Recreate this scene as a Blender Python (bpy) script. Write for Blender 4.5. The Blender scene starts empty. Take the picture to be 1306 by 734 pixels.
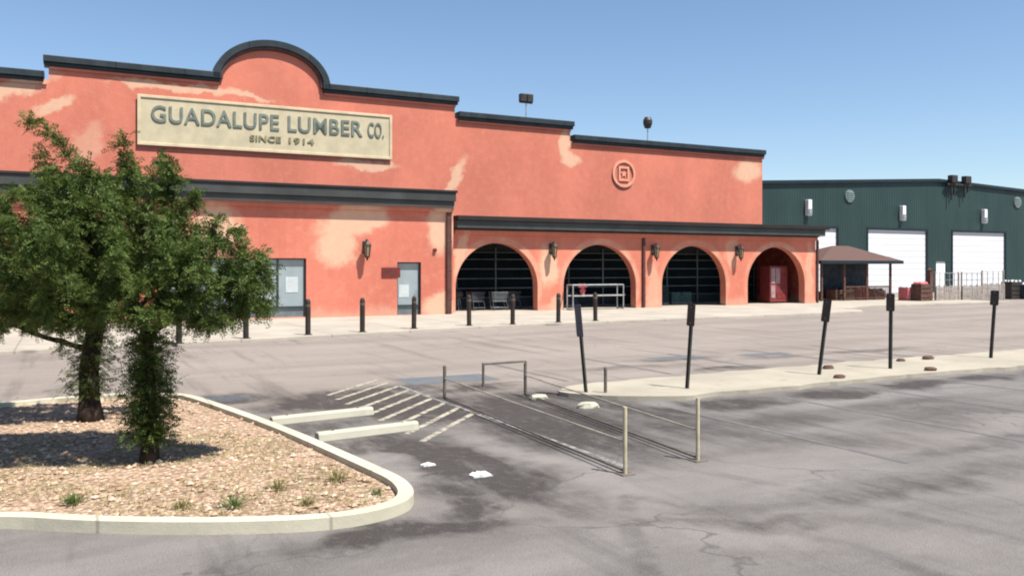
import bpy, math, random
import numpy as np
from mathutils import Vector, Matrix
from mathutils.geometry import tessellate_polygon
random.seed(7); rng = np.random.default_rng(11)
scn = bpy.context.scene
COL = scn.collection
# ------------------------------------------------------------------ site frame
# u runs along the shop front (to the right), n runs into the building, z up. The arcade face is n = 0.
ANG = math.atan2(.46, .888)
U = Vector((math.cos(ANG), math.sin(ANG), 0)); N = Vector((-math.sin(ANG), math.cos(ANG), 0))
P0 = Vector((-2.87, 43.28, 0)); EYE = 2.4; F = 1100.0
def W(u, n, z=0.0): return P0 + U*u + N*n + Vector((0, 0, z))
def site_u(px, n):                       # survey: where a sight line crosses the plane n
    t = (px-653)/F
    Y = (n + P0.dot(N))/(t*N.x + N.y)
    return (Vector((t*Y, Y, 0))-P0).dot(U), Y
def su(px, n): return site_u(px, n)[0]
def sz(px, py, n): return EYE + (340-py)/F*site_u(px, n)[1]
# ------------------------------------------------------------------ helpers
class MB:
    def __init__(s): s.v = []; s.f = []
    def add(s, vs, fs):
        b = len(s.v); s.v += [tuple(v) for v in vs]; s.f += [tuple(b+i for i in f) for f in fs]; return s
    def box(s, x0, x1, y0, y1, z0, z1):
        return s.add([(x0,y0,z0),(x1,y0,z0),(x1,y1,z0),(x0,y1,z0),(x0,y0,z1),(x1,y0,z1),(x1,y1,z1),(x0,y1,z1)],
                     [(0,3,2,1),(4,5,6,7),(0,1,5,4),(1,2,6,5),(2,3,7,6),(3,0,4,7)])
    def tube(s, p, q, r0, r1=None, seg=10, caps=True):
        r1 = r0 if r1 is None else r1
        p = Vector(p); q = Vector(q); d = (q-p)
        if d.length < 1e-6: return s
        d.normalize(); a = d.orthogonal().normalized(); b = d.cross(a)
        vs = []
        for c, r in ((p, r0), (q, r1)):
            for i in range(seg):
                t = 2*math.pi*i/seg; vs.append(c + a*(r*math.cos(t)) + b*(r*math.sin(t)))
        fs = [(i, (i+1) % seg, seg+(i+1) % seg, seg+i) for i in range(seg)]
        if caps: fs += [tuple(range(seg-1, -1, -1)), tuple(range(seg, 2*seg))]
        return s.add(vs, fs)
    def lathe(s, prof, c=(0,0,0), seg=16):
        vs = []; fs = []; m = len(prof)
        for r, z in prof:
            for i in range(seg):
                t = 2*math.pi*i/seg; vs.append((c[0]+r*math.cos(t), c[1]+r*math.sin(t), c[2]+z))
        for k in range(m-1):
            for i in range(seg):
                j = (i+1) % seg; fs.append((k*seg+i, k*seg+j, (k+1)*seg+j, (k+1)*seg+i))
        fs.append(tuple(range(seg-1, -1, -1))); fs.append(tuple((m-1)*seg+i for i in range(seg)))
        return s.add(vs, fs)
    def slab(s, loops, a0, a1, axis='y'):   # polygon (with holes) given in (x,z) or (x,y), pushed out along the third axis
        P = [[Vector((p[0], p[1], 0)) for p in lp] for lp in loops]
        tri = tessellate_polygon(P); flat = [p for lp in loops for p in lp]; m = len(flat)
        def mk(p, a): return (p[0], a, p[1]) if axis == 'y' else (p[0], p[1], a)
        vs = [mk(p, a0) for p in flat] + [mk(p, a1) for p in flat]
        fs = []
        for t in tri:
            fs.append(tuple(t)); fs.append(tuple(m+i for i in reversed(t)))
        o = 0
        for lp in loops:
            k = len(lp)
            for i in range(k):
                j = (i+1) % k; fs.append((o+i, o+j, m+o+j, m+o+i))
            o += k
        return s.add(vs, fs)
    def build(s, name, mat, parent=None, bevel=0.0, smooth=False, frame=None):
        me = bpy.data.meshes.new(name); me.from_pydata(s.v, [], s.f); me.validate(); 
        import bmesh
        b = bmesh.new(); b.from_mesh(me); bmesh.ops.recalc_face_normals(b, faces=b.faces); b.to_mesh(me); b.free()
        me.materials.append(mat)
        if smooth:
            me.polygons.foreach_set('use_smooth', [True]*len(me.polygons))
        o = bpy.data.objects.new(name, me); COL.objects.link(o)
        if parent: o.parent = parent
        if bevel:
            m = o.modifiers.new('b', 'BEVEL'); m.width = bevel; m.segments = 2; m.limit_method = 'ANGLE'; m.angle_limit = math.radians(40)
        if frame: o.location = P0; o.rotation_euler = (0, 0, ANG)
        return o
def thing(name, label, cat, loc, rz=ANG, group=None):
    o = bpy.data.objects.new(name, None); COL.objects.link(o); o.location = loc; o.rotation_euler = (0, 0, rz)
    o.empty_display_size = .2
    return tag(o, label, cat, group)
def tag(o, label, cat, group=None):
    o['label'] = label; o['category'] = cat
    if group: o['group'] = group
    return o
def struct(o, kind='structure'): o['kind'] = kind; return o
def copy_tree(o, parent=None):
    c = o.copy(); COL.objects.link(c); c.parent = parent
    for ch in [k for k in COL.objects if k.parent == o]: copy_tree(ch, c)
    return c
# ------------------------------------------------------------------ materials
class NT:
    def __init__(s, name):
        s.m = bpy.data.materials.new(name); s.m.use_nodes = True; s.t = s.m.node_tree; s.n = s.t.nodes
        s.bsdf = s.n['Principled BSDF']; s.tc = s.n.new('ShaderNodeTexCoord')
    def new(s, k, **kw):
        x = s.n.new(k)
        for a, b in kw.items(): setattr(x, a, b)
        return x
    def l(s, a, b): s.t.links.new(a, b)
    def obj(s): return s.tc.outputs['Object']
    def map(s, vec, loc=(0,0,0), rot=(0,0,0), scale=(1,1,1), kind='POINT'):
        x = s.new('ShaderNodeMapping', vector_type=kind); s.l(vec, x.inputs['Vector'])
        x.inputs['Location'].default_value = loc; x.inputs['Rotation'].default_value = rot; x.inputs['Scale'].default_value = scale
        return x.outputs['Vector']
    def noise(s, vec, scale, detail=4, rough=.55, out='Fac'):
        x = s.new('ShaderNodeTexNoise'); s.l(vec, x.inputs['Vector'])
        x.inputs['Scale'].default_value = scale; x.inputs['Detail'].default_value = detail; x.inputs['Roughness'].default_value = rough
        return x.outputs[out]
    def mr(s, v, a, b, c=0., d=1., smooth=True):
        x = s.new('ShaderNodeMapRange'); x.interpolation_type = 'SMOOTHSTEP' if smooth else 'LINEAR'
        s.l(v, x.inputs['Value']); 
        for k, q in (('From Min', a), ('From Max', b), ('To Min', c), ('To Max', d)): x.inputs[k].default_value = q
        return x.outputs['Result']
    def math(s, op, a, b):
        x = s.new('ShaderNodeMath', operation=op)
        for i, q in enumerate((a, b)):
            if isinstance(q, (int, float)): x.inputs[i].default_value = q
            else: s.l(q, x.inputs[i])
        return x.outputs[0]
    def mix(s, f, a, b, mode='MIX'):
        x = s.new('ShaderNodeMix', data_type='RGBA', blend_type=mode)
        for i, q in ((0, f), (6, a), (7, b)):
            if isinstance(q, (int, float)): x.inputs[i].default_value = q
            elif isinstance(q, tuple): x.inputs[i].default_value = (*q, 1) if len(q) == 3 else q
            else: s.l(q, x.inputs[i])
        return x.outputs[2]
    def warp(s, vec, scale, amt):
        nz = s.noise(vec, scale, 3, .6, 'Color')
        a = s.new('ShaderNodeVectorMath', operation='SUBTRACT'); s.l(nz, a.inputs[0]); a.inputs[1].default_value = (.5, .5, .5)
        b = s.new('ShaderNodeVectorMath', operation='SCALE'); s.l(a.outputs[0], b.inputs[0]); b.inputs['Scale'].default_value = amt
        c = s.new('ShaderNodeVectorMath', operation='ADD'); s.l(vec, c.inputs[0]); s.l(b.outputs[0], c.inputs[1])
        return c.outputs[0]
    def blob(s, vec, c, rad, rot=(0,0,0), edge=.35):
        v = s.map(vec, c, rot, rad, 'TEXTURE')
        x = s.new('ShaderNodeVectorMath', operation='LENGTH'); s.l(v, x.inputs[0])
        return s.mr(x.outputs['Value'], 1-edge, 1+edge, 1, 0)
    def sep(s, vec):
        x = s.new('ShaderNodeSeparateXYZ'); s.l(vec, x.inputs[0]); return x.outputs
    def bump(s, h, strength=.3, dist=.02):
        x = s.new('ShaderNodeBump'); x.inputs['Strength'].default_value = strength; x.inputs['Distance'].default_value = dist
        s.l(h, x.inputs['Height']); s.l(x.outputs[0], s.bsdf.inputs['Normal'])
    def fin(s, color=None, rough=.8, metal=0., spec=.3):
        if color is not None:
            if isinstance(color, tuple): s.bsdf.inputs['Base Color'].default_value = (*color, 1)
            else: s.l(color, s.bsdf.inputs['Base Color'])
        s.bsdf.inputs['Roughness'].default_value = rough; s.bsdf.inputs['Metallic'].default_value = metal
        s.bsdf.inputs['Specular IOR Level'].default_value = spec
        return s.m
def worn(name, c, var=.25, scale=3., rough=.6, metal=0., spec=.3, bump=.15, c2=None, amt=(.5,.75)):
    t = NT(name); v = t.obj(); nz = t.noise(v, scale, 6, .6)
    dark = tuple(x*(1-var) for x in c); light = tuple(min(1, x*(1+var)) for x in c)
    col = t.mix(t.mr(nz, .3, .7), dark, light)
    if c2: col = t.mix(t.mr(t.noise(v, scale*2.3, 7, .65), *amt), col, c2)
    t.bump(t.noise(v, scale*14, 3), bump, .01)
    return t.fin(col, rough, metal, spec)
SAL = (.515, .165, .112)
def stucco(name, patches, base=SAL, pale=(.62, .41, .28), halos=()):
    t = NT(name); v = t.obj()
    big = t.noise(t.map(v, scale=(1, 1, .6)), .35, 5, .6)
    col = t.mix(t.mr(big, .3, .7), tuple(x*.88 for x in base), tuple(x*1.12 for x in base))
    col = t.mix(t.mr(t.noise(t.map(v, scale=(2.2, 1, .25)), 1.4, 4, .6), .5, .85, 0, .35), col, tuple(x*.7 for x in base))
    mo = t.noise(v, 2.6, 7, .7)
    col = t.mix(t.mr(mo, .42, .8, 0, .4), col, (.60, .26, .18))
    wv = t.warp(v, 1.1, 1.1); wv = t.warp(wv, 5, .25)
    m = None
    for (cx, cz, a, b, r, *w) in patches:
        k = t.blob(wv, (cx, 0, cz), (a, 60, b), (0, r, 0), .34)
        if w: k = t.math('MULTIPLY', k, w[0])
        m = k if m is None else t.math('MAXIMUM', m, k)
    for (cx, cz, a, b) in halos:
        k = t.math('MULTIPLY', t.blob(v, (cx, 0, cz), (a, .12, b), (0, 0, 0), .04), t.mr(t.noise(v, .9, 4), .35, .65, .15, .6))
        m = k if m is None else t.math('MAXIMUM', m, k)
    if m is not None:
        pc = t.mix(t.noise(v, 3, 5), tuple(x*.85 for x in pale), tuple(x*1.12 for x in pale))
        col = t.mix(t.math('MULTIPLY', m, .8), col, pc)
    zz = t.sep(wv)[2]; col = t.mix(t.mr(zz, .15, .75, .45, 0), col, (.55,.36,.26))
    col = t.mix(t.mr(t.noise(t.map(v, scale=(5,1,.12)), 1.0, 4, .7), .56, .8, 0, .4), col, tuple(x*.62 for x in base))
    h = t.math('ADD', t.noise(v, 9, 5, .6), t.math('MULTIPLY', t.noise(v, 60, 3, .6), .5))
    t.bump(h, .45, .02)
    return t.fin(col, .92, 0, .15)
# patches of bare cream stucco: (u, z, half width, half height, tilt)
up_patches = [(-19.4,10.4,1.7,.38,-.5),(-17.9,9.8,.9,.3,-.5),(-12.4,11.12,2.9,.22,.0),(-9.4,10.95,1.4,.16,.05),(-3.0,7.86,1.6,.24,.03),
              (2.1,7.3,1.35,.33,-1.1),(9.45,9.75,.38,.9,.1),(9.85,8.95,.7,.42,.0),(23.9,8.9,1.25,.72,-.15),(-23.5,8.7,1.2,.5,.4),(-16.3,8.2,.6,.9,.2,.5)]
of_patches = [(-5.7,4.45,1.6,.7,-.35),(-6.3,3.3,.95,.9,.1),(-4.7,4.7,.9,.45,.2),(-1.15,4.3,.75,1.15,.05),(-11.6,3.9,.95,1.25,.1),(-1.3,.45,.85,.65,.1),(-14.6,4.2,.5,.8,.2)]
ar_c = []
for a, b in ((583,683),(717,812),(844,926),(953,1027)): ar_c.append((su(a,0), su(b,0)))
ARCH = [((a+b)/2, 2.25) for a, b in ar_c]; ARCH[2] = (ARCH[2][0], 2.25)
AC = [2.40, 8.70, 15.22, 21.64]; AW = 2.36
ar_patches = [(5.4,2.45,.62,1.0,.0),(5.9,.4,.5,.4,0,.7),(12.3,1.2,.5,1.3,0,.6),(18.1,3.2,.55,.8,0,.6),(24.4,2.2,.3,1.8,0,.6),(.3,3.0,.25,1.2,.2,.9)]
M = {}
M['stucco_up'] = stucco('stucco_upper', up_patches)
M['stucco_of'] = stucco('stucco_office', of_patches, base=(.49,.152,.104))
M['stucco_ar'] = stucco('stucco_arcade', ar_patches, base=(.53,.168,.112), halos=[(c, 1.35, 2.62, 2.6) for c in AC])
M['stucco_shade'] = stucco('stucco_shaded', [], base=(.25,.045,.035))  # darker copy of the stucco, porch shade put into its colour
def cap_m():
    t = NT('coping_metal'); v = t.obj(); s = t.sep(v)
    f = t.math('FRACT', t.math('DIVIDE', s[0], 3.05), 0); seam = t.mr(t.math('ABSOLUTE', t.math('SUBTRACT', f, .5), 0), .490, .497)
    c = t.mix(t.mr(t.noise(t.map(v, scale=(1,1,.3)), 1.3, 6, .65), .3, .7), (.010,.016,.019), (.021,.031,.035))
    c = t.mix(t.mr(t.noise(v, 5, 5, .7), .6, .8, 0, .4), c, (.06,.065,.06))
    t.bump(t.math('ADD', t.math('MULTIPLY', t.noise(v, .9, 2), 2.5), t.math('SUBTRACT', 1.0, seam)), .5, .03)
    return t.fin(t.mix(t.math('MULTIPLY', seam, .7), c, (.004,.005,.006)), .5, 0, .35)
M['coping'] = cap_m()
M['fascia'] = worn('fascia_metal', (.038,.040,.038), .25, .8, .5, 0, .4, .08)
M['fascia_dark'] = worn('fascia_dark', (.018,.013,.012), .25, .8, .55, 0, .3, .08)
M['brown'] = worn('brown_metal', (.075,.03,.022), .25, 2, .5, 0, .4, .05)
M['roof'] = worn('roof_membrane', (.2,.19,.18), .2, .5)
M['conc'] = None
def mk_conc(name, c, joints=None, dirt=.5):
    t = NT(name); v = t.obj()
    col = t.mix(t.mr(t.noise(v, .5, 6, .65), .3, .7), tuple(x*.84 for x in c), tuple(x*1.08 for x in c))
    col = t.mix(t.mr(t.noise(v, 2.5, 7, .7), .55, .8, 0, dirt), col, tuple(x*.55 for x in c))
    if joints:
        s = t.sep(v)
        for ax in (0, 1):
            f = t.math('FRACT', t.math('DIVIDE', s[ax], joints), 0); d = t.math('ABSOLUTE', t.math('SUBTRACT', f, .5), 0)
            col = t.mix(t.mr(d, .488, .497, 0, .55), col, tuple(x*.35 for x in c))
    t.bump(t.math('ADD', t.noise(v, 12, 5), t.noise(v, 90, 2)), .35, .01)
    return t.fin(col, .9, 0, .2)
M['conc'] = mk_conc('sidewalk_concrete', (.37,.33,.275), 3.1)
M['conc_k'] = mk_conc('kerb_concrete', (.50,.46,.35), 1.9, .75)
M['conc_m'] = mk_conc('median_concrete', (.34,.305,.24), None, 1.0)
M['stop'] = mk_conc('stop_concrete', (.42,.40,.32), None, .3)
def paint(name, c, wear=(.42,.58), under=(.1,.095,.09), scale=6):
    t = NT(name); v = t.obj()
    col = t.mix(t.mr(t.noise(v, scale, 8, .75), *wear), c, under)
    t.bump(t.noise(v, 60, 3), .4, .005)
    return t.fin(col, .85, 0, .2)
M['p_yel'] = paint('worn_yellow_paint', (.40,.36,.27), (.42,.62))
M['p_wht'] = paint('worn_white_paint', (.3,.29,.27), (.40,.58))
M['p_faint'] = paint('faded_white_paint', (.17,.16,.155), (.36,.52), (.125,.118,.113))
M['p_blue'] = paint('worn_blue_paint', (.085,.12,.155), (.38,.58), (.14,.13,.12), 3)
M['p_spot'] = worn('white_litter', (.62,.61,.58), .15, 8, .7)
def asphalt():
    t = NT('asphalt'); v = t.obj(); s = t.sep(v)
    wv = t.warp(v, .5, 1.7); wv = t.warp(wv, 2.5, .6); ws = t.sep(wv)
    lane = t.mr(ws[1], -26.8, -23.4)
    near = t.mix(t.mr(t.noise(t.map(v, rot=(0,0,.5), scale=(.5,1.6,1)), .45, 7, .62), .32, .68), (.135,.122,.113), (.212,.194,.181))
    far = t.mix(t.mr(t.noise(t.map(v, scale=(.25,1.2,1)), .5, 6, .6), .3, .7), (.215,.183,.158), (.285,.244,.212))
    col = t.mix(lane, near, far)
    strk = t.noise(t.map(v, scale=(2.0,.16,1)), 1.0, 6, .62)
    col = t.mix(t.mr(strk, .5, .72, 0, .45), col, (.062,.057,.055))
    col = t.mix(t.mr(strk, .45, .25, 0, .35), col, (.235,.21,.19))
    # pale worn sweep where traffic turns
    pale = t.blob(wv, (-12.6,-32.9,0), (2.6,.55,50), (0,0,-.75), .6)
    pale = t.math('MAXIMUM', pale, t.blob(wv, (-13.6,-28.5,0), (.35,3.2,50), (0,0,.05), .6))
    pale = t.math('MAXIMUM', pale, t.blob(wv, (-14.0,-29.2,0), (.28,3.0,50), (0,0,.1), .5))
    pale = t.math('MAXIMUM', pale, t.blob(wv, (-12.1,-30.3,0), (.28,2.6,50), (0,0,.1), .5))
    pale = t.math('MAXIMUM', pale, t.blob(wv, (-6.0,-31.5,0), (3.5,.5,50), (0,0,.1), .7))
    col = t.mix(t.math('MULTIPLY', pale, .65), col, (.235,.212,.195))
    st = [(-15.0,-23.4,1.2,.5,.1,.75),(-13.0,-24.6,1.4,.85,.3,.9),(-12.2,-25.7,1.1,1.7,.1,.9),(-14.1,-26.9,1.0,.5,.1,.5),(-10.7,-28.0,.95,2.6,.0,.9),(-8.9,-28.2,.6,1.4,.3,.7),(-12.2,-24.4,1.1,.9,.1,.8),(-13.7,-28.4,.9,.45,.2,.6),(-9.6,-26.6,1.2,1.0,.3,.6),
          (-13.15,-30.0,.42,2.1,.12,.95),(-13.2,-31.3,.8,.4,.4,.6),(-14.6,-32.5,.9,.28,-.05,.9),(-13.7,-32.0,.45,.28,.6,.8),
          (-6.9,-28.2,.95,.42,.05,.8),(-4.4,-28.0,.95,.38,.0,.8),(-2.0,-28.0,1.0,.4,.0,.8),(.3,-27.95,1.0,.38,.05,.8),(2.8,-28.0,1.0,.4,.0,.8),
          (-3.4,-24.0,.9,.35,0,.6),(-3.2,-21.8,1.2,.3,0,.55),(-.4,-22.6,1.1,.3,0,.4),(-8.2,-31.2,1.6,.5,-.3,.35),(-5.2,-30.8,1.8,.6,.3,.3),(3.0,-22.5,2,.3,0,.45),(-9.3,-33.3,2.2,.28,-.1,.4),(-6.3,-32.3,1.6,.35,.15,.35),(-11.8,-33.4,1.1,.22,-.5,.4),(-7.5,-29.6,1.2,.5,.2,.4),(-4.2,-29.3,1.0,.35,0,.35),
          (-9.2,-29.8,.9,1.4,.1,.45),(-12.3,-23.7,1.7,.5,.1,.7),(-10.2,-24.2,1.0,.6,.1,.6),(-9.6,-25.6,.9,.6,.2,.7),(-5.5,-22.8,1.5,.3,0,.35)]
    m = None
    for x, y, a, b, r, w in st:
        k = t.math('MULTIPLY', t.blob(wv, (x,y,0), (a,b,50), (0,0,r), .85), w)
        m = k if m is None else t.math('MAXIMUM', m, k)
    m = t.math('MULTIPLY', m, t.mr(t.noise(t.map(v, scale=(1.8,.5,1)), 1.6, 6, .68), .3, .62, .38, 1))
    col = t.mix(t.math('MINIMUM', t.math('MULTIPLY', m, 1.75), .9), col, t.mix(t.noise(v, .6, 3), (.024,.022,.022), (.045,.034,.029)))
    col = t.mix(t.math('MULTIPLY', t.blob(wv, (-15.0,-23.3,0), (.8,.3,50), (0,0,.1), .4), .6), col, (.085,.11,.135))
    for (cx, cy, rr) in ((-4.0,-38.5,10.2),(-4.0,-38.5,11.7),(-20.5,-36.0,9.2),(-20.5,-36.0,10.6)):
        q = t.new('ShaderNodeVectorMath', operation='LENGTH'); t.l(t.map(t.warp(v, .3, .5), (-cx,-cy,0), (0,0,0), (1,1,0)), q.inputs[0])
        dd = t.math('ABSOLUTE', t.math('SUBTRACT', q.outputs['Value'], rr), 0)
        tk = t.math('MULTIPLY', t.mr(dd, .05, .16, .4, 0), t.mr(t.noise(v, .8, 5, .7), .42, .66))
        col = t.mix(tk, col, (.05,.046,.044))
    # oil drips
    vd = t.new('ShaderNodeTexVoronoi'); t.l(v, vd.inputs['Vector']); vd.inputs['Scale'].default_value = 2.2; vd.inputs['Randomness'].default_value = 1
    col = t.mix(t.math('MULTIPLY', t.mr(vd.outputs['Distance'], .05, .12, .7, 0), t.mr(t.noise(v, .35, 3), .5, .62)), col, (.045,.042,.04))
    # sealed cracks and fine aggregate
    vo = t.new('ShaderNodeTexVoronoi', feature='DISTANCE_TO_EDGE'); t.l(t.warp(v, .9, 1.0), vo.inputs['Vector']); vo.inputs['Scale'].default_value = .28
    crack = t.math('MULTIPLY', t.mr(vo.outputs['Distance'], .0, .007, .55, 0), t.mr(t.noise(v, .3, 2), .45, .6))
    col = t.mix(crack, col, (.05,.047,.045))
    ag = t.noise(v, 70, 3, .7)
    col = t.mix(t.math('MULTIPLY', t.mr(ag, .5, .7, 0, .42), 1.0), col, t.mix(.5, col, (.42,.39,.36)))
    col = t.mix(t.mr(ag, .5, .3, 0, .6), col, (.05,.048,.046))
    mid = t.noise(v, 7, 6, .7)
    col = t.mix(t.mr(mid, .5, .75, 0, .3), col, (.24,.22,.205))
    t.bump(t.math('ADD', ag, t.math('MULTIPLY', mid, 1.5)), .8, .015)
    return t.fin(col, .9, 0, .18)
M['asph'] = asphalt()
def gravel():
    t = NT('gravel_bed'); v = t.obj()
    vo = t.new('ShaderNodeTexVoronoi'); t.l(v, vo.inputs['Vector']); vo.inputs['Scale'].default_value = 17
    r = t.new('ShaderNodeValToRGB'); t.l(t.sep(vo.outputs['Color'])[0], r.inputs[0])
    e = r.color_ramp.elements; e[0].color = (.33,.215,.145,1); e[1].color = (.50,.40,.29,1)
    x = e.new(.5); x.color = (.42,.29,.20,1)
    col = t.mix(t.mr(t.noise(v, 1.3, 6, .65), .5, .75, 0, .5), r.outputs[0], (.24,.21,.1))
    col = t.mix(t.mr(vo.outputs['Distance'], .3, .75, 0, .6), col, (.11,.07,.045))
    t.bump(t.math('SUBTRACT', 1.0, vo.outputs['Distance']), .8, .03)
    return t.fin(col, .95, 0, .15)
M['gravel'] = gravel()
def rocks():
    t = NT('stone'); v = t.obj()
    g = t.new('ShaderNodeNewGeometry'); r = t.new('ShaderNodeValToRGB'); t.l(g.outputs['Random Per Island'], r.inputs[0])
    e = r.color_ramp.elements; e[0].color = (.34,.22,.15,1); e[1].color = (.52,.42,.32,1); x = e.new(.6); x.color = (.44,.31,.215,1)
    t.bump(t.noise(v, 40, 4), .4, .01)
    return t.fin(r.outputs[0], .9, 0, .2)
M['rock'] = rocks()
def leafmat(name, a, b):
    t = NT(name); g = t.new('ShaderNodeNewGeometry'); v = t.obj()
    col = t.mix(g.outputs['Random Per Island'], a, b)
    col = t.mix(t.mr(t.noise(v, 1.6, 4), .35, .7, 0, .5), col, tuple(x*1.35 for x in b))
    t.fin(col, .6, 0, .25)
    tr = t.new('ShaderNodeBsdfTranslucent'); t.l(t.mix(.5, col, (.09,.14,.02)), tr.inputs[0])
    mx = t.new('ShaderNodeMixShader'); mx.inputs[0].default_value = .25
    t.l(t.bsdf.outputs[0], mx.inputs[1]); t.l(tr.outputs[0], mx.inputs[2]); t.l(mx.outputs[0], t.n['Material Output'].inputs['Surface'])
    return t.m
M['leaf'] = leafmat('mesquite_leaf', (.034,.058,.012), (.10,.14,.030))
M['leaf2'] = leafmat('mesquite_leaf_dark', (.032,.054,.013), (.082,.118,.026))
M['weed'] = leafmat('weed_leaf', (.15,.14,.05), (.30,.26,.11))
M['weedg'] = leafmat('weed_leaf_green', (.07,.11,.03), (.13,.17,.05))
M['bark'] = worn('bark', (.040,.028,.021), .45, 6, .95, 0, .1, .9)
M['soil'] = M['gravel']
M['cream'] = worn('sign_cream', (.46,.40,.27), .1, 1.5, .8, 0, .2, .1, (.30,.27,.15), (.6,.85))
M['sframe'] = worn('sign_frame', (.52,.42,.28), .12, 1.5, .8)
M['letter'] = worn('sign_letter', (.14,.165,.14), .25, 2, .7, 0, .2, .1, (.17,.19,.14), (.55,.75))
M['letter2'] = worn('sign_letter_small', (.21,.19,.11), .2, 2, .7)
M['medal'] = worn('cast_stone', (.60,.27,.185), .12, 3, .9)
M['iron'] = worn('dark_iron', (.028,.022,.018), .3, 4, .5, 0, .4, .1)
M['bollard'] = worn('bollard_paint', (.03,.022,.017), .3, 2, .6, 0, .3, .1, (.10,.06,.04), (.6,.8))
M['lampglass'] = NT('lantern_glass').fin((.22,.17,.09), .25, 0, .5)
def glassm(name, c, rough=.08): 
    t = NT(name); v = t.obj()
    return t.fin(t.mix(t.noise(v, .8, 3), tuple(x*.6 for x in c), tuple(x*1.3 for x in c)), rough, 0, .8)
M['glass'] = glassm('window_glass', (.25,.30,.315), .12)  # pale base puts the reflection of the bright lot into the colour
M['glass_dark'] = worn('porch_glass', (.006,.012,.018), .4, .8, .75, 0, .1, .0)  # near-black base carries the deep shade of the porch
M['alu'] = worn('aluminium_frame', (.14,.17,.18), .15, 3, .4, .3)
M['alu_dark'] = worn('dark_frame', (.02,.028,.034), .2, 3, .5)
M['white'] = worn('white_panel', (.72,.72,.72), .05, 1, .5, 0, .4, .05)
M['paper'] = worn('poster_paper', (.42,.46,.46), .08, 3, .7)
M['plaque'] = worn('plaque_red', (.13,.02,.018), .2, 4, .5)
M['red'] = worn('red_enamel', (.17,.028,.026), .12, 2, .4, 0, .4)
M['pink'] = worn('faded_red', (.5,.13,.14), .15, 3, .6)
M['galv'] = worn('galvanised', (.34,.35,.35), .2, 5, .45, .5)
M['teal'] = worn('teal_paint', (.08,.16,.15), .2, 4, .5)
M['shelf'] = worn('shelf_goods', (.03,.04,.05), .5, 2, .7)
M['postg'] = worn('post_steel', (.055,.058,.052), .3, 6, .55, .2)
M['platedark'] = worn('sign_back', (.04,.035,.032), .2, 4, .5, .1)
M['plateblue'] = worn('sign_blue', (.05,.07,.10), .2, 4, .45)
M['yelpost'] = worn('pale_yellow_post', (.44,.38,.25), .2, 5, .6, 0, .3, .1, (.16,.11,.06), (.58,.7))
M['rail'] = worn('rail_pale', (.36,.32,.25), .25, 4, .55, .1)
M['raild'] = worn('rail_dark', (.13,.11,.09), .3, 4, .6, .1)
M['wood'] = worn('weathered_wood', (.30,.26,.23), .25, 4, .85, 0, .2, .3)
M['woodd'] = worn('brown_wood', (.10,.055,.042), .3, 4, .85, 0, .2, .3)
def ribbed():
    t = NT('ribbed_green_metal'); v = t.obj(); s = t.sep(v)
    f = t.math('FRACT', t.math('DIVIDE', s[0], .3), 0); rib = t.mr(t.math('ABSOLUTE', t.math('SUBTRACT', f, .5), 0), .32, .46)
    p = t.math('FRACT', t.math('DIVIDE', s[0], 1.8), 0)
    c = t.mix(t.mr(t.noise(t.map(v, scale=(.5,1,.15)), 1.0, 5), .3, .7), (.014,.034,.032), (.021,.045,.042))
    c = t.mix(t.mr(t.noise(t.map(v, scale=(3,1,.1)), 1.0, 3), .6, .8, 0, .35), c, (.035,.062,.06))
    t.bump(rib, .8, .04)
    return t.fin(c, .5, 0, .35)
M['green'] = ribbed()
M['greend'] = worn('green_trim', (.008,.018,.024), .2, 1, .5)
def door_m():
    t = NT('sectional_door'); v = t.obj(); s = t.sep(v)
    f = t.math('FRACT', t.math('DIVIDE', s[2], .55), 0); g = t.mr(t.math('ABSOLUTE', t.math('SUBTRACT', f, .5), 0), .46, .5)
    t.bump(t.math('SUBTRACT', 1.0, g), 1.0, .06)
    return t.fin(t.mix(t.math('MULTIPLY', g, .6), t.mix(t.noise(v, .6, 4), (.60,.60,.62), (.70,.70,.71)), (.4,.4,.42)), .5, 0, .3)
M['door'] = door_m()
def shingle():
    t = NT('brown_shingle'); v = t.obj()
    b = t.new('ShaderNodeTexBrick'); t.l(t.map(v, scale=(3,3,3)), b.inputs['Vector'])
    b.inputs['Color1'].default_value = (.10,.058,.05,1); b.inputs['Color2'].default_value = (.135,.08,.066,1); b.inputs['Mortar'].default_value = (.04,.03,.026,1)
    return t.fin(b.outputs[0], .9, 0, .2)
M['shingle'] = shingle()

# ------------------------------------------------------------------ the setting
g = MB().add([(-500,-300,0),(700,-300,0),(700,700,0),(-500,700,0)], [(0,1,2,3)]).build('ground', M['asph'], frame=1); struct(g)
edge = [(-70,-16.2),(-19,-12.5),(-14.5,-11.9),(-10,-11.1),(-6,-10.1),(-3.5,-9.55),(4,-9.05),(12,-8.7),(17.5,-8.6),(19.6,-8.2),(20.6,-7.2),(20.8,-5.6),(24.9,-4.2),(38.5,-4.0),(38.5,9.5),(-70,9.5)]
sw = MB().slab([edge], -.05, .1, 'z').build('sidewalk', M['conc'], frame=1, bevel=.02); struct(sw)
def smooth_closed(pts, it=3):
    for _ in range(it):
        q = []
        for i in range(len(pts)):
            a = pts[i]; b = pts[(i+1) % len(pts)]
            q += [(a[0]*.75+b[0]*.25, a[1]*.75+b[1]*.25), (a[0]*.25+b[0]*.75, a[1]*.25+b[1]*.75)]
        pts = q
    return pts
def inset(pts, d):
    n = len(pts); A = sum(pts[i][0]*pts[(i+1) % n][1]-pts[(i+1) % n][0]*pts[i][1] for i in range(n)); sg = 1 if A > 0 else -1
    out = []
    for i in range(n):
        a = Vector(pts[i-1]); b = Vector(pts[i]); c = Vector(pts[(i+1) % n])
        t = (c-a).normalized(); nn = Vector((-t.y, t.x))*sg; out.append((b.x+nn.x*d, b.y+nn.y*d))
    return out
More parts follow.
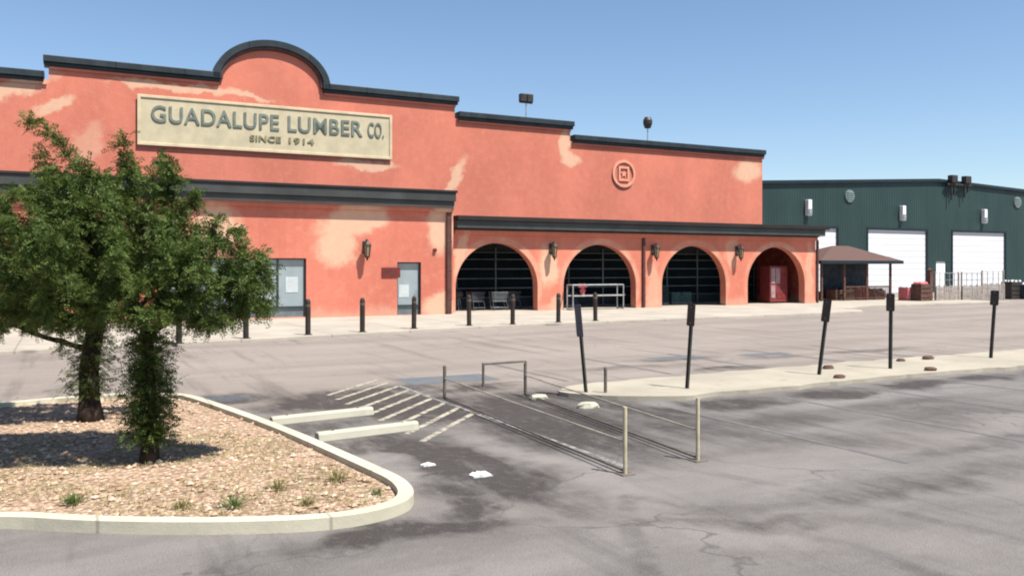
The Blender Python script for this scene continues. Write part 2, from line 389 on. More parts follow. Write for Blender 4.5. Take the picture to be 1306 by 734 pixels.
isl = [(-26,-26.6),(-20,-29.6),(-17.89,-30.52),(-17.25,-31.04),(-16.63,-31.42),(-16.0,-31.74),(-15.3,-32.0),(-14.75,-32.0),(-14.25,-31.7),(-14.08,-31.0),(-14.17,-30.2),(-14.31,-29.05),(-14.48,-27.73),(-14.73,-26.25),(-15.06,-24.61),(-15.38,-23.2),(-15.95,-22.7),(-17.15,-22.57),(-18.5,-22.85),(-21,-23.6),(-25.5,-24.6)]
io = smooth_closed(isl); ii = inset(io, .16)
k = MB().slab([io, ii], -.05, .115, 'z').build('kerb', M['conc_k'], frame=1, bevel=.045); struct(k)
ib = inset(io, .15)
# gravel bed: gently mounded
bed = MB(); pts = [Vector((p[0], p[1])) for p in ib]; cen = Vector((-16.9,-27.2))
ring_n = 9; vs = []; fs = []
from mathutils import noise as mn
for r in range(ring_n+1):
    f = 1-r/ring_n*.97
    for p in pts:
        q = cen+(p-cen)*f; vs.append((q.x, q.y, .045+.10*(1-f)+.02*mn.noise(Vector((q.x*2.5, q.y*2.5, 0)))*(r > 0)))
m = len(pts)
for r in range(ring_n):
    for i in range(m):
        j = (i+1) % m; fs.append((r*m+i, r*m+j, (r+1)*m+j, (r+1)*m+i))
fs.append(tuple(ring_n*m+i for i in range(m)))
b = bed.add(vs, fs).build('gravel_bed', M['gravel'], frame=1, smooth=True); struct(b)
def inside(p, poly):
    c = False; n = len(poly)
    for i in range(n):
        a = poly[i]; b = poly[i-1]
        if (a[1] > p[1]) != (b[1] > p[1]) and p[0] < (b[0]-a[0])*(p[1]-a[1])/(b[1]-a[1])+a[0]: c = not c
    return c
def bed_z(x, y):
    # height of the mound at a point
    d = Vector((x, y))-cen; best = 1e9; ang = d.normalized()
    for i in range(m):
        a = pts[i]-cen; b2 = pts[(i+1) % m]-cen
        den = ang.x*(b2-a).y-ang.y*(b2-a).x
        if abs(den) < 1e-9: continue
        tt = (a.x*(b2-a).y-a.y*(b2-a).x)/den; s2 = (a.x*ang.y-a.y*ang.x)/den
        if tt > 0 and 0 <= s2 <= 1: best = min(best, tt)
    f = min(1, d.length/best)
    return .045+.10*(1-f)
# loose stones
st = MB(); oct_f = [(0,2,4),(2,1,4),(1,3,4),(3,0,4),(2,0,5),(1,2,5),(3,1,5),(0,3,5)]
cnt = 0
while cnt < 3000:
    x = random.uniform(-19.5,-14.1); y = random.uniform(-32,-23)
    if not inside((x, y), ib): continue
    cnt += 1; s = random.choice((.012,.018,.022,.03,.045)); a = random.uniform(0, 6.28); z = bed_z(x, y)+s*.25
    ca, sa = math.cos(a), math.sin(a); e = random.uniform(.6,1); hh = random.uniform(.45,.8)
    st.add([(x+ca*s,y+sa*s,z),(x-ca*s,y-sa*s,z),(x-sa*s*e,y+ca*s*e,z),(x+sa*s*e,y-ca*s*e,z),(x+s*.2,y,z+s*hh),(x,y,z-s*hh)], oct_f)
o = st.build('loose_stones', M['rock'], frame=1); struct(o, 'stuff')
# median
med = [(-9.3,-26.0),(-8.8,-25.3),(-7.6,-25.15),(-5,-25.0),(0,-24.8),(6,-24.8),(22,-24.6),(22,-27.3),(4,-27.3),(-2,-27.15),(-5,-27.3),(-7.4,-27.45),(-8.4,-27.0)]
mo_ = smooth_closed(med, 2)
den = []
for i in range(len(mo_)):
    a, c = Vector(mo_[i]), Vector(mo_[(i+1) % len(mo_)]); k9 = max(1, int((c-a).length/.18))
    for j in range(k9):
        q = a.lerp(c, j/k9); den.append((q.x+.10*mn.noise(Vector((q.x*2, q.y*2, 5)))+.05*mn.noise(Vector((q.x*7, q.y*7, 1))), q.y+.16*mn.noise(Vector((q.x*1.3, q.y, 9)))+.06*mn.noise(Vector((q.x*6, q.y*6, 2)))))
mo_ = den
o = MB().slab([mo_], -.05, .08, 'z').build('median', M['conc_m'], frame=1, bevel=.03); struct(o)
# painted markings (each 4 mm sheets on the asphalt)
def strip(b, p, q, w, z=.004):
    p = Vector(p); q = Vector(q); d = (q-p).normalized(); s = Vector((-d.y, d.x))*w/2
    b.add([(p.x-s.x,p.y-s.y,z),(q.x-s.x,q.y-s.y,z),(q.x+s.x,q.y+s.y,z),(p.x+s.x,p.y+s.y,z)], [(0,1,2,3)])
hb = MB()
for k2 in range(-2, 7): strip(hb, (-13.0,-27.45+k2*.6), (-11.42,-25.7+k2*.6), .10)
struct(hb.build('hatch_marking', M['p_yel'], frame=1))
lb = MB(); strip(lb, (-11.38,-31.3), (-11.38,-23.2), .1)
struct(lb.build('stall_line', M['p_wht'], frame=1))
fb = MB()
for uu in (-8.2,-5.65,-3.2,-.85,1.5,3.9,6.3): strip(fb, (uu,-28.0), (uu,-32.6), .1)
for uu in (-8.0,-5.3,-2.6,.1,2.8): strip(fb, (uu,-24.2), (uu,-20.6), .1)
struct(fb.build('faded_stall_line', M['p_faint'], frame=1))
bb = MB()
for (x, y, a, b2) in ((-10.1,-22.75,1.0,.55),(-3.0,-21.5,.8,.3),(-.3,-21.9,.8,.25)):
    bb.add([(x-a,y-b2,.003),(x+a,y-b2,.003),(x+a,y+b2,.003),(x-a,y+b2,.003)], [(0,1,2,3)])
struct(bb.build('blue_pavement_marking', M['p_blue'], frame=1))
def litter(u, n, s1, label):
    t = []; vs = []; nx, ny = 10, 8
    for j in range(ny):
        for i in range(nx):
            x = (i/(nx-1)-.5)*s1*2.2; y = (j/(ny-1)-.5)*s1*1.3
            vs.append((x+.02*mn.noise(Vector((i*.9, j*.9, u))), y+.02*mn.noise(Vector((i*.8, j, n))), .012+s1*.28*abs(mn.noise(Vector((i*.75, j*.75, u*3))))+s1*.2*(1-abs(i/(nx-1)-.5)*2)))
    fs = [(j*nx+i, j*nx+i+1, (j+1)*nx+i+1, (j+1)*nx+i) for j in range(ny-1) for i in range(nx-1)]
    rim = [i for i in range(nx)]+[j*nx+nx-1 for j in range(1, ny)]+[(ny-1)*nx+i for i in range(nx-2, -1, -1)]+[j*nx for j in range(ny-2, 0, -1)]
    b0 = len(vs); vs += [(vs[i][0], vs[i][1], 0.) for i in rim]; R_ = len(rim)
    fs += [(rim[i], rim[(i+1) % R_], b0+(i+1) % R_, b0+i) for i in range(R_)]+[tuple(b0+i for i in range(R_))]
    o = MB().add(vs, fs).build('crumpled_paper', M['p_spot']); o.location = W(u, n, .0); o.rotation_euler = (0,0,ANG+random.uniform(-.4,.4)); tag(o, label, 'litter', 'white litter on the asphalt')
litter(-13.47,-30.02,.07,'small white scrap of litter on the dark asphalt nearest the nearer wheel stop')
litter(-13.12,-30.78,.105,'larger white crumpled litter on the dark asphalt between the planting bed and the corral')

# ------------------------------------------------------------------ lumber store
store = thing('lumber_store', 'long salmon stucco store with stepped parapet, arched porch and dark green coping', 'store building', P0)
# upper wall
arc = [(-7.95+2.6*math.cos(t), 12.0-.4+1.8*math.sin(t)) for t in [math.pi*i/28 for i in range(28, -1, -1)]]
top = [(-75,10.95),(-18.03,10.95),(-18.03,11.62)] + arc + [(2.18,11.6),(2.18,10.78),(9.78,10.78),(9.78,10.0),(25.2,10.0)]
out = [(-75,.1)] + top + [(25.2,.1)]
MB().slab([out], 5.0, 5.4).build('upper_wall', M['stucco_up'], store)
b = MB(); H1 = .4
def cop(b, u0, u1, z): 
    b.box(u0, u1, 4.72, 5.55, z-.0, z+.3); b.box(u0+.03, u1-.03, 4.84, 5.48, z-.16, z)
cop(b, -75, -18.2, 11.0-.02); cop(b, -18.25, -10.5, 11.72); cop(b, -5.4, 2.35, 11.68); cop(b, 2.36, 9.95, 10.86); cop(b, 9.96, 25.32, 10.08)
b.build('coping', M['coping'], store, bevel=.02)
for (ra, rb, na, nb, nm) in ((0, .32, 4.72, 5.55, 'arched_coping'), (-.16, 0, 4.84, 5.48, 'arched_coping')):
    ts = [math.pi*i/36 for i in range(36, -1, -1)]
    o_ = [(-7.95+(2.62+rb)*math.cos(t), 11.72+(1.85+rb)*math.sin(t)) for t in ts]; i_ = [(-7.95+(2.62+ra)*math.cos(t), 11.72+(1.85+ra)*math.sin(t)) for t in reversed(ts)]
    if ra < 0: shade_arc = MB().slab([o_+i_], na, nb).build('arched_shade_strip', M['brown'], store)  # brown strip imitates the shade under the arched coping
    else: MB().slab([o_+i_], na, nb).build(nm, M['coping'], store)
# parapet moulding below the coping, in the wall's own stucco
b = MB()
for u0, u1, z in ((-75,-18.1,10.84),(-18.0,-10.6,11.56),(-5.3,2.2,11.52),(2.4,9.8,10.7),(10.0,25.3,9.92)): b.box(u0, u1, 4.9, 4.998, z-.14, z-.02)
b.build('moulding', M['stucco_up'], store)
MB().box(24.85,25.2,5.402,34,.1,10.0).build('side_wall', M['stucco_up'], store)
MB().box(-75,24.84,5.402,34,9.2,9.4).build('roof', M['roof'], store)
MB().box(-75,24.84,33.7,34,.1,9.19).build('back_wall', M['stucco_up'], store)
# office wing
def rect(a, b, c, d): return [(a,c),(b,c),(b,d),(a,d)]
WIN = (-13.9,-7.72,.15,2.78); DR = (-3.40,-2.2,.11,2.62); WIN2 = (-24.5,-20.2,.15,2.78)
MB().slab([[(-60,.1),(-.52,.1),(-.52,5.25),(-60,5.25)], rect(*WIN), rect(*DR), rect(*WIN2)], -1.0, -.65).build('office_wall', M['stucco_of'], store)
MB().box(-.87,-.52,-.648,4.998,.1,5.25).build('office_side_wall', M['stucco_of'], store)
MB().box(-60,-.55,-1.3,4.99,5.252,5.36).build('office_roof', M['roof'], store)
b = MB(); b.box(-60,-.58,-1.5,-1.301,5.55,5.96); b.box(-60,-.62,-1.40,-1.302,5.34,5.55); b.box(-60,-.58,-1.3,4.7,5.55,5.96)
b.build('office_cornice', M['fascia'], store, bevel=.02)
b = MB(); b.box(-60,-.52,-1.56,4.7,5.964,6.08); b.build('cornice_lip', M['fascia_dark'], store, bevel=.015)
MB().box(-60,-.55,-1.18,-1.003,5.05,5.25).build('stucco_band', M['stucco_of'], store, bevel=.02)
# office openings
def window(x0, x1, z0, z1, nm, k, face=-1.0, posters=()):
    w = MB(); w.box(x0, x1, face+.18, face+.26, z0, z0+.42); d = w.build(nm, M['alu'], store)
    fr = MB(); t = .06
    for a, b2 in ((x0, x0+t), (x1-t, x1)): fr.box(a, b2, face+.1, face+.17, z0, z1)
    fr.box(x0+t, x1-t, face+.1, face+.17, z1-t, z1); fr.box(x0+t, x1-t, face+.1, face+.17, z0+.42, z0+.48)
    for i in range(1, k):
        xx = x0+(x1-x0)*i/k; fr.box(xx-.03, xx+.03, face+.1, face+.17, z0+.48, z1-t)
    fr.build('frame', M['alu_dark'], d)
    MB().box(x0+.01, x1-.01, face+.19, face+.2, z0+.425, z1-.01).build('pane', M['glass'], d)
    for (a, b2, c, e) in posters: MB().box(a, b2, face+.175, face+.183, c, e).build('poster', M['paper'], d)
    return d
window(*WIN, 'window', 5, posters=((-8.6,-8.05,1.25,1.95),(-9.8,-9.2,.9,1.7),(-11.2,-10.5,1.2,2.0)))
window(*WIN2, 'window', 3)
d = window(*DR, 'glass_door', 1, posters=((-3.26,-2.75,.95,1.55),))
MB().tube((-2.4,-.93,.9), (-2.4,-.93,1.3), .02).build('handle', M['galv'], d)
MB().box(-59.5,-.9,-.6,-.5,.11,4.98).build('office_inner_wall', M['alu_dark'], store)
# arcade
def arch_loop(c, w, spring, top, k=28):
    return [(c-w, .1)] + [(c-w*math.cos(math.pi*i/k), spring+(top-spring)*math.sin(math.pi*i/k)) for i in range(k+1)] + [(c+w, .1)]
outer = [(-.5,.1)]
for c in AC: outer += arch_loop(c, AW, 1.35, 3.62)
outer += [(24.92,.1),(24.92,4.12),(-.5,4.12)]
MB().slab([outer], 0, .5).build('arcade_wall', M['stucco_ar'], store)
MB().box(24.55,24.92,.502,4.998,.1,4.12).build('arcade_end_wall', M['stucco_shade'], store)
MB().box(-.5,24.9,.0,4.998,4.125,4.25).build('porch_ceiling', M['woodd'], store)
b = MB(); b.box(-.1,25.25,-.52,4.99,4.33,4.72); b.build('porch_fascia', M['fascia'], store, bevel=.02)
b = MB(); b.box(-.1,25.5,-.66,4.99,4.724,4.95); b.box(-.1,24.95,-.3,-.003,4.254,4.33); b.build('porch_lip', M['fascia_dark'], store, bevel=.015)
b = MB(); b.box(-.05,24.98,-.16,-.001,4.03,4.252); b.build('stucco_trim', M['stucco_ar'], store, bevel=.02)
# porch back: storefront and stock
sf = MB(); sf.box(-.5,24.5,4.85,4.99,.1,4.12); sfo = sf.build('storefront', M['alu_dark'], store)
b = MB()
for i in range(10): b.box(-.2+i*2.45, 2.1+i*2.45, 4.80, 4.84, .6, 3.3)
b.build('pane', M['glass_dark'], sfo)
b = MB()
for z in (.62,1.15,1.7,2.25,2.8,3.2): b.box(-.3,24.4,4.72,4.79,z,z+.05)
for i in range(11): b.box(-.3+i*2.45,-.22+i*2.45,4.74,4.79,.1,3.5)
b.build('mullion', M['alu'], sfo)
# downspouts
for (u, n, z1, w) in ((-.78,-1.14,5.3,.12),(11.55,-.12,4.1,.075),(25.05,-.1,4.1,.06)):
    b = MB(); b.box(u-w,u+w,n-.01,n+.13,.12,z1)
    for z in (.8,2.2,3.6): b.box(u-w-.02,u+w+.02,n-.02,n+.1,z,z+.06)
    b.build('downspout', M['brown'], store, bevel=.01)
# plaque
o = thing('wall_plaque', 'small dark red plaque on the salmon wall beside the glass door', 'plaque', W(-3.72,-1.0,2.13))
MB().box(-.46,.46,-.04,0,-.24,.24).build('board', M['plaque'], o, bevel=.01)
b = MB()
for i, (a, z) in enumerate(((.30,.1),(.34,0),(.26,-.1))): b.box(-a,a,-.048,-.041,z-.02,z+.02)
b.build('raised_lines', M['brown'], o)
o = tag(MB().lathe([(.0,-.02),(.09,-.02),(.1,.0),(.09,.08),(.0,.09)]).build('alarm_bell', M['plaque']), 'tiny round red alarm bell high on the wall right of the glass door', 'alarm bell')
o.location = W(-1.5,-1.02,3.2); o.rotation_euler = (math.radians(90),0,ANG)
# medallion
md = thing('wall_medallion', 'round cast stone medallion with inner square high on the right parapet wall', 'medallion', W(13.68,5.0,8.2))
def ring(b, r0, r1, y0, y1, seg=40):
    o_ = [(r1*math.cos(6.28318*i/seg), r1*math.sin(6.28318*i/seg)) for i in range(seg)]
    i_ = [(r0*math.cos(6.28318*i/seg), r0*math.sin(6.28318*i/seg)) for i in range(seg)]
    b.slab([o_, i_], y0, y1)
b = MB(); ring(b, .70, .86, -.10, -.001); b.build('outer_ring', M['medal'], md, bevel=.01)
b = MB(); b.slab([rect(-.40,.40,-.46,.46), rect(-.26,.26,-.32,.32)], -.08, -.001); b.build('inner_frame', M['medal'], md, bevel=.01)
b = MB(); b.slab([[(.0+(.24 if i % 2 == 0 else .10)*math.sin(math.pi*i/5), (.24 if i % 2 == 0 else .10)*math.cos(math.pi*i/5)) for i in range(10)]], -.06, -.001)
b.build('star', M['medal'], md)
# main sign
SU0, SU1, SZ0, SZ1 = -14.2, -1.7, 8.32, 10.5
sg = thing('shop_sign', 'wide cream signboard with dark green lettering high on the parapet wall', 'shop sign', W(SU0,5.0,SZ0))
w, h = SU1-SU0, SZ1-SZ0
MB().box(.0,w,-.10,-.002,0,h).build('board', M['cream'], sg)
b = MB(); b.slab([rect(-.12,w+.12,-.12,h+.12), rect(.03,w-.03,.03,h-.03)], -.15, -.103); b.build('border', M['sframe'], sg, bevel=.02)
def text(s, name, mat, parent, x0, x1, z0, z1, fat=.02, y=-.13, depth=.02):
    cu = bpy.data.curves.new('lettering', 'FONT'); cu.body = s; cu.size = 1; cu.offset = fat; cu.extrude = .02; cu.space_character = 1.05
    t = bpy.data.objects.new('lettering', cu); COL.objects.link(t); bpy.context.view_layer.update()
    me = bpy.data.meshes.new_from_object(t); bpy.data.objects.remove(t)
    co = np.empty(len(me.vertices)*3); me.vertices.foreach_get('co', co); co = co.reshape(-1, 3)
    mn_, mx = co.min(0), co.max(0); sx = (x1-x0)/(mx[0]-mn_[0]); sy = (z1-z0)/(mx[1]-mn_[1])
    o2 = np.empty_like(co); o2[:,0] = x0+(co[:,0]-mn_[0])*sx; o2[:,2] = z0+(co[:,1]-mn_[1])*sy; o2[:,1] = y-co[:,2]*1.0
    me.vertices.foreach_set('co', o2.ravel()); me.materials.clear(); me.materials.append(mat)
    o = bpy.data.objects.new(name, me); COL.objects.link(o); o.parent = parent; return o
def word(s, x0, x1, z0, z1, big, slabs=True):
    return text(s, 'lettering', M['letter'], sg, x0, x1, z0, z1, .012)
word('GUADALUPE', .50, 6.55, 1.02, 1.83, 1); word('LUMBER', 7.0, 10.95, 1.02, 1.83, 1); word('CO.', 11.25, 12.15, 1.02, 1.83, 1)
text('SINCE', 'small_lettering', M['letter2'], sg, 5.1, 6.65, .42, .72, .02); text('1914', 'small_lettering', M['letter2'], sg, 7.05, 8.35, .42, .72, .02)
# lanterns
def lantern(z, n, u, label):
    L = thing('wall_lantern', label, 'wall lantern', W(u, n, z), group='iron lanterns along the shop front')
    b = MB(); b.box(-.09,.09,-.03,0,-.25,.25); b.tube((0,-.03,.12),(0,-.2,.3),.022,seg=8); b.tube((0,-.2,.3),(0,-.34,.3),.022,seg=8); b.tube((0,-.34,.3),(0,-.34,.22),.02,seg=8)
    b.tube((0,-.03,-.15),(0,-.3,-.38),.02,seg=8); b.build('bracket', M['iron'], L)
    b = MB(); c = (0,-.34,0)
    b.lathe([(.0,.36),(.03,.3),(.05,.24),(.17,.12),(.18,.09),(.0,.09)], c, 6)
    for i in range(6):
        t = math.pi/3*i; b.tube((.15*math.cos(t),-.34+.15*math.sin(t),.1),(.10*math.cos(t),-.34+.10*math.sin(t),-.36),.014,seg=5)
    b.lathe([(.0,-.36),(.115,-.36),(.115,-.39),(.05,-.44),(.03,-.52),(0,-.55)], c, 6); b.build('cage', M['iron'], L)
    MB().lathe([(.0,-.35),(.09,-.35),(.135,.08),(0,.08)], c, 6).build('glass', M['lampglass'], L)
    L.scale = (1.15,1.15,1.15)
    return L
lantern(3.3,-1.0,-5.0,'black iron lantern on the office wall over the big cream stucco patch')
lantern(3.35,0,5.55,'black iron lantern between the two leftmost arches of the porch')
lantern(3.35,0,12.2,'black iron lantern right of the brown downspout between the second and third arches')
lantern(3.35,0,18.4,'black iron lantern between the two rightmost arches of the porch')
# roof floodlights
fl = thing('roof_floodlight', 'dark twin floodlight on a thin mast above the middle parapet step', 'floodlight', W(10.53,12,9.4), group='floodlights above the parapet')
MB().tube((0,0,0),(0,0,4.3),.05,.04).build('mast', M['galv'], fl)
for x in (-.47,.02): MB().box(x,x+.45,-.2,.22,4.2,4.75).build('lamp_head', M['iron'], fl, bevel=.04)
MB().box(-.5,.5,-.04,.04,4.12,4.199).build('crossbar', M['iron'], fl)
fl = thing('roof_floodlight', 'dark single floodlight on a thin mast above the lowest parapet step', 'floodlight', W(20.69,12,9.4), group='floodlights above the parapet')
MB().tube((0,0,0),(0,0,3.2),.05,.04).build('mast', M['galv'], fl)
MB().lathe([(.0,3.15),(.22,3.18),(.34,3.5),(.34,3.75),(.22,3.98),(.0,4.02)]).build('lamp_head', M['iron'], fl)

# ------------------------------------------------------------------ green warehouse
GN = 14.0
gw = thing('metal_warehouse', 'dark green ribbed metal warehouse with white roller doors beyond the store', 'warehouse', P0)
ridge_u = su(1195, GN)
def gz(px, py): return sz(px, py, GN)
ul = 27.0; ur = 105
zl = gz(975,233); zr = gz(1195,230.5); z1 = gz(1306,244)
sl = (z1-zr)/(su(1306,GN)-ridge_u); zend = zr+sl*(ur-ridge_u); zbeg = zl+(zl-zr)/(ridge_u-su(975,GN))*(su(975,GN)-ul)
D = [(su(985,GN), su(1068,GN)), (su(1107,GN), su(1182,GN)), (su(1215,GN), su(1282,GN)), (su(1312,GN), su(1372,GN))]
DT = 5.72
pd = (su(1194,GN), su(1207,GN))
out = [(ul,0),(ur,0),(ur,zend),(ridge_u,zr),(ul,zbeg)]
MB().slab([out]+[rect(a,b2,.02,DT) for a, b2 in D]+[rect(pd[0],pd[1],.02,2.9)], GN, GN+.25).build('wall', M['green'], gw)
b = MB()
b.slab([[(ul,zbeg-.1),(ridge_u,zr-.1),(ur,zend-.1),(ur,zend+.18),(ridge_u,zr+.18),(ul,zbeg+.18)]], GN-.22, GN-.003); b.build('roof_trim', M['greend'], gw)
MB().slab([[(ul,zbeg+.01),(ridge_u,zr+.01),(ur,zend+.01),(ur,zend+.15),(ridge_u,zr+.15),(ul,zbeg+.15)]], GN, GN+40).build('roof', M['greend'], gw)
for i, (a, b2) in enumerate(D):
    d = MB().box(a,b2,GN+.12,GN+.2,0,DT).build('roller_door', M['door'], gw)
    f = MB(); f.box(a-.15,a,GN-.05,GN-.003,0,DT+.2); f.box(b2,b2+.15,GN-.05,GN-.003,0,DT+.2); f.box(a,b2,GN-.05,GN-.003,DT,DT+.2); f.build('frame', M['greend'], d)
MB().box(pd[0],pd[1],GN+.1,GN+.18,0,2.9).build('side_door', M['white'], gw)
for px in (1083,1297):
    c = (su(px,GN), sz(px,250 if px < 1200 else 258,GN)); f = MB()
    o_ = [(c[0]+.55*math.cos(.3927*i+.196), c[1]+.55*math.sin(.3927*i+.196)) for i in range(16)]
    f.slab([o_], GN-.12, GN-.003)
    for q in (-.3,-.1,.1,.3): f.box(c[0]-.42,c[0]+.42,GN-.16,GN-.121,c[1]+q-.03,c[1]+q+.05)
    f.build('round_vent', worn('vent_grey'+str(px), (.16,.2,.2), .2, 3), gw)
lab = ['white wall lamp over the leftmost roller door of the green warehouse','white wall lamp over the roller door behind the gazebo roof','white wall lamp over the roller door behind the picket fence display']
for px, py, lb_ in ((1029,265,lab[0]),(1149,272,lab[1]),(1253,276,lab[2])):
    L = thing('door_lamp', lb_, 'wall lamp', W(su(px,GN),GN,sz(px,py,GN)), group='white lamps over the roller doors')
    MB().box(-.22,.22,-.4,-.003,-.68,.68).build('housing', M['white'], L, bevel=.05)
    MB().box(-.18,.18,-.45,-.402,-.56,-.1).build('lens', M['galv'], L, bevel=.02)
L = thing('gable_floodlight', 'pair of black floodlights with hanging brackets at the warehouse roof edge', 'floodlight', W(su(1220,GN),GN-.25,gz(1220,236)))
b = MB(); 
for x in (-1.15,.85): MB().box(x-.42,x+.42,-.45,.1,.12,.85).build('lamp_head', M['iron'], L, bevel=.08)
b = MB()
for x, z in ((-1.3,-1.5),(-.9,-.9),(.6,-1.2),(1.1,-.7)): b.tube((x,-.15,z),(x,-.15,.2),.09,seg=6)
b.box(-1.9,1.6,-.2,-.05,-.1,.1); b.build('bracket', M['iron'], L)

# ------------------------------------------------------------------ gazebo
gn0, gn1 = 1.4, 6.2
gu0, gu1 = su(1047,gn0), su(1152,gn0)
gcr = []
gz_ = thing('gazebo', 'open wooden gazebo with a low brown shingled hip roof right of the arcade', 'gazebo', W((gu0+gu1)/2,(gn0+gn1)/2,.1))
hw, hd = (gu1-gu0)/2, (gn1-gn0)/2
ze, zp = 2.72, 3.78
b = MB().add([(-hw,-hd,ze),(hw,-hd,ze),(hw,hd,ze),(-hw,hd,ze),(-hw*.08,0,zp),(hw*.32,0,zp)], [(0,1,5,4),(1,2,5),(2,3,4,5),(3,0,4),(0,3,2,1)])
b.build('roof', M['shingle'], gz_)
b = MB(); b.box(-hw,hw,-hd-.04,-hd+.0,ze-.22,ze-.0); b.box(-hw-.04,-hw,-hd,hd,ze-.22,ze); b.box(hw,hw+.04,-hd,hd,ze-.22,ze); b.box(-hw,hw,hd,hd+.04,ze-.22,ze); b.build('fascia_board', M['greend'], gz_)
px = hw*.86; py = hd*.8
for (x, y) in ((-px,-py),(-px*.38,-py),(px*.25,-py),(px*.95,-py),(-px,py),(0,py),(px*.95,py)):
    MB().box(x-.07,x+.07,y-.07,y+.07,0,ze-.02).build('post', M['woodd'], gz_, bevel=.01)
for (a, b3) in ((-px*.38,px*.25),(px*.25,px*.95)):
    r = MB(); r.box(a+.07,b3-.07,-py-.03,-py+.03,.9,.98); r.box(a+.07,b3-.07,-py-.03,-py+.03,.12,.18)
    k3 = int((b3-a)/.16)
    for i in range(1, k3): xx = a+(b3-a)*i/k3; r.box(xx-.02,xx+.02,-py-.02,-py+.02,.18,.9)
    r.build('railing', M['woodd'], gz_)
r = MB(); r.box(-px*.42,px*.9,.0,.06,.1,2.5); r.build('dark_fill_panel', M['shelf'], gz_)  # dark sheet added to deepen the gloom under the roof
r = MB(); r.box(-px+.4,px*.9,py-.75,py-.2,.45,.52)
for x in (-px+.5,0,px*.8): r.box(x-.04,x+.04,py-.7,py-.25,0,.45)
o = r.build('bench', M['woodd'], gz_)
for i,(x,wd_,h_,mt,lb_) in enumerate(((-.9,1.6,.75,'woodd','low brown crate inside the left of the gazebo'),(.9,1.5,.85,'plaque','dark red crate in the middle of the gazebo'),(2.5,1.3,.65,'woodd','brown crate inside the right end of the gazebo'))):
    gcr.append((x,wd_,h_,mt,lb_))

# ------------------------------------------------------------------ yard goods right of the gazebo
def fence_panel(u, n, wd, label, rz=0.0, ht=1.05):
    t = thing('picket_panel', label, 'fence panel', W(u, n, 0), ANG+rz, group='picket fence panels on display')
    b = MB(); k = int(wd/.17)
    for i in range(k):
        x = wd*i/k; hh = ht+.05*math.sin(i*1.7)
        b.slab([[(x+.01,.06),(x+.13,.06),(x+.13,hh),(x+.07,hh+.08),(x+.01,hh)]], -.012, .012)
    b.build('pickets', M['wood'], t)
    b = MB(); b.box(0,wd,.013,.06,.25,.34); b.box(0,wd,.013,.06,.8,.89); b.build('rail', M['wood'], t)
    for x in (0, wd-.09):
        MB().box(x,x+.09,.061,.15,0,ht+1.0).build('post', M['wood'], t, bevel=.008)
    b = MB()
    for i in range(1, int(wd/.5)): b.tube((wd*i/int(wd/.5),.09,.05),(wd*i/int(wd/.5),.09,ht+.92),.026,seg=5)
    b.tube((0,.09,ht+.92),(wd,.09,ht+.92),.022,seg=5); b.tube((0,.09,ht+.45),(wd,.09,ht+.45),.014,seg=5)
    b.build('wire_topper', M['galv'], t)
    return t
fn = -.8
f0, f1, f2, f3 = su(1194,fn), su(1226,fn), su(1254,fn), su(1283,fn)
fence_panel(f0,fn,f1-f0-.1,'weathered picket panel nearest the gazebo, left end of the display row')
fence_panel(f1,fn-.1,f2-f1-.1,'weathered picket panel in the middle of the display row before the roller door')
fence_panel(f2,fn,f3-f2-.1,'weathered picket panel at the right end of the display row', ht=1.15)
t = thing('timber_post', 'tall dark timber post between the gazebo and the picket panels', 'post', W(su(1186,fn),fn,0))
MB().box(-.13,.13,-.13,.13,0,2.15).build('shaft', M['woodd'], t, bevel=.01); MB().lathe([(.0,2.15),(.22,2.15),(.22,2.2),(.0,2.34)],seg=4).build('cap', M['woodd'], t)
def crate(u, n, w, d, h, mats, label, cat='crate', z=0):
    t = thing('display_crate', label, cat, W(u, n, z), ANG+random.uniform(-.2,.2))
    b = MB(); 
    for i in range(4): b.box(-w/2,w/2,-d/2,-d/2+.03,h*i/4+.02,h*(i+1)/4-.03); b.box(-w/2,w/2,d/2-.03,d/2,h*i/4+.02,h*(i+1)/4-.03)
    for x in (-w/2,w/2-.03): b.box(x,x+.03,-d/2+.031,d/2-.031,.02,h-.03)
    b.build('slats', mats[0], t)
    for x in (-w/2+.05,w/2-.12):
        for y in (-d/2+.05,d/2-.12): MB().box(x,x+.07,y,y+.07,0,h).build('corner_post', mats[0], t)
    b = MB()
    for i in range(9): b.lathe([(.0,0),(.13,.05),(.16,.16),(.1,.27),(0,.3)], (-w/2+.2+(w-.4)*((i%3)/2), -d/2+.2+(d-.4)*((i//3)/2), h-.15-.02*(i%2)), 8)
    b.box(-w/2+.06,w/2-.06,-d/2+.06,d/2-.06,h-.3,h-.12); b.build('goods', mats[1], t)
    return t
for x_,wd_,h_,mt_,lb_ in gcr: crate((gu0+gu1)/2+x_,2.6,wd_,.9,h_,(M[mt_],M['shelf']),lb_,z=.1)
crate(su(1160,0.2),0.2,1.1,.9,1.0,(M['pink'],M['white']),'red slatted crate with white goods just right of the gazebo')
crate(su(1174,-.6),-.6,.9,.8,1.25,(M['woodd'],M['pink']),'dark wooden crate with reddish goods beside the tall timber post')
crate(su(1291,0),0.,1.2,.9,1.3,(M['iron'],M['galv']),'black metal crate with grey goods right of the picket panels')
crate(su(1304,-.3),-.3,1.0,.9,1.1,(M['shelf'],M['white']),'dark crate with white goods at the right edge of the photo')
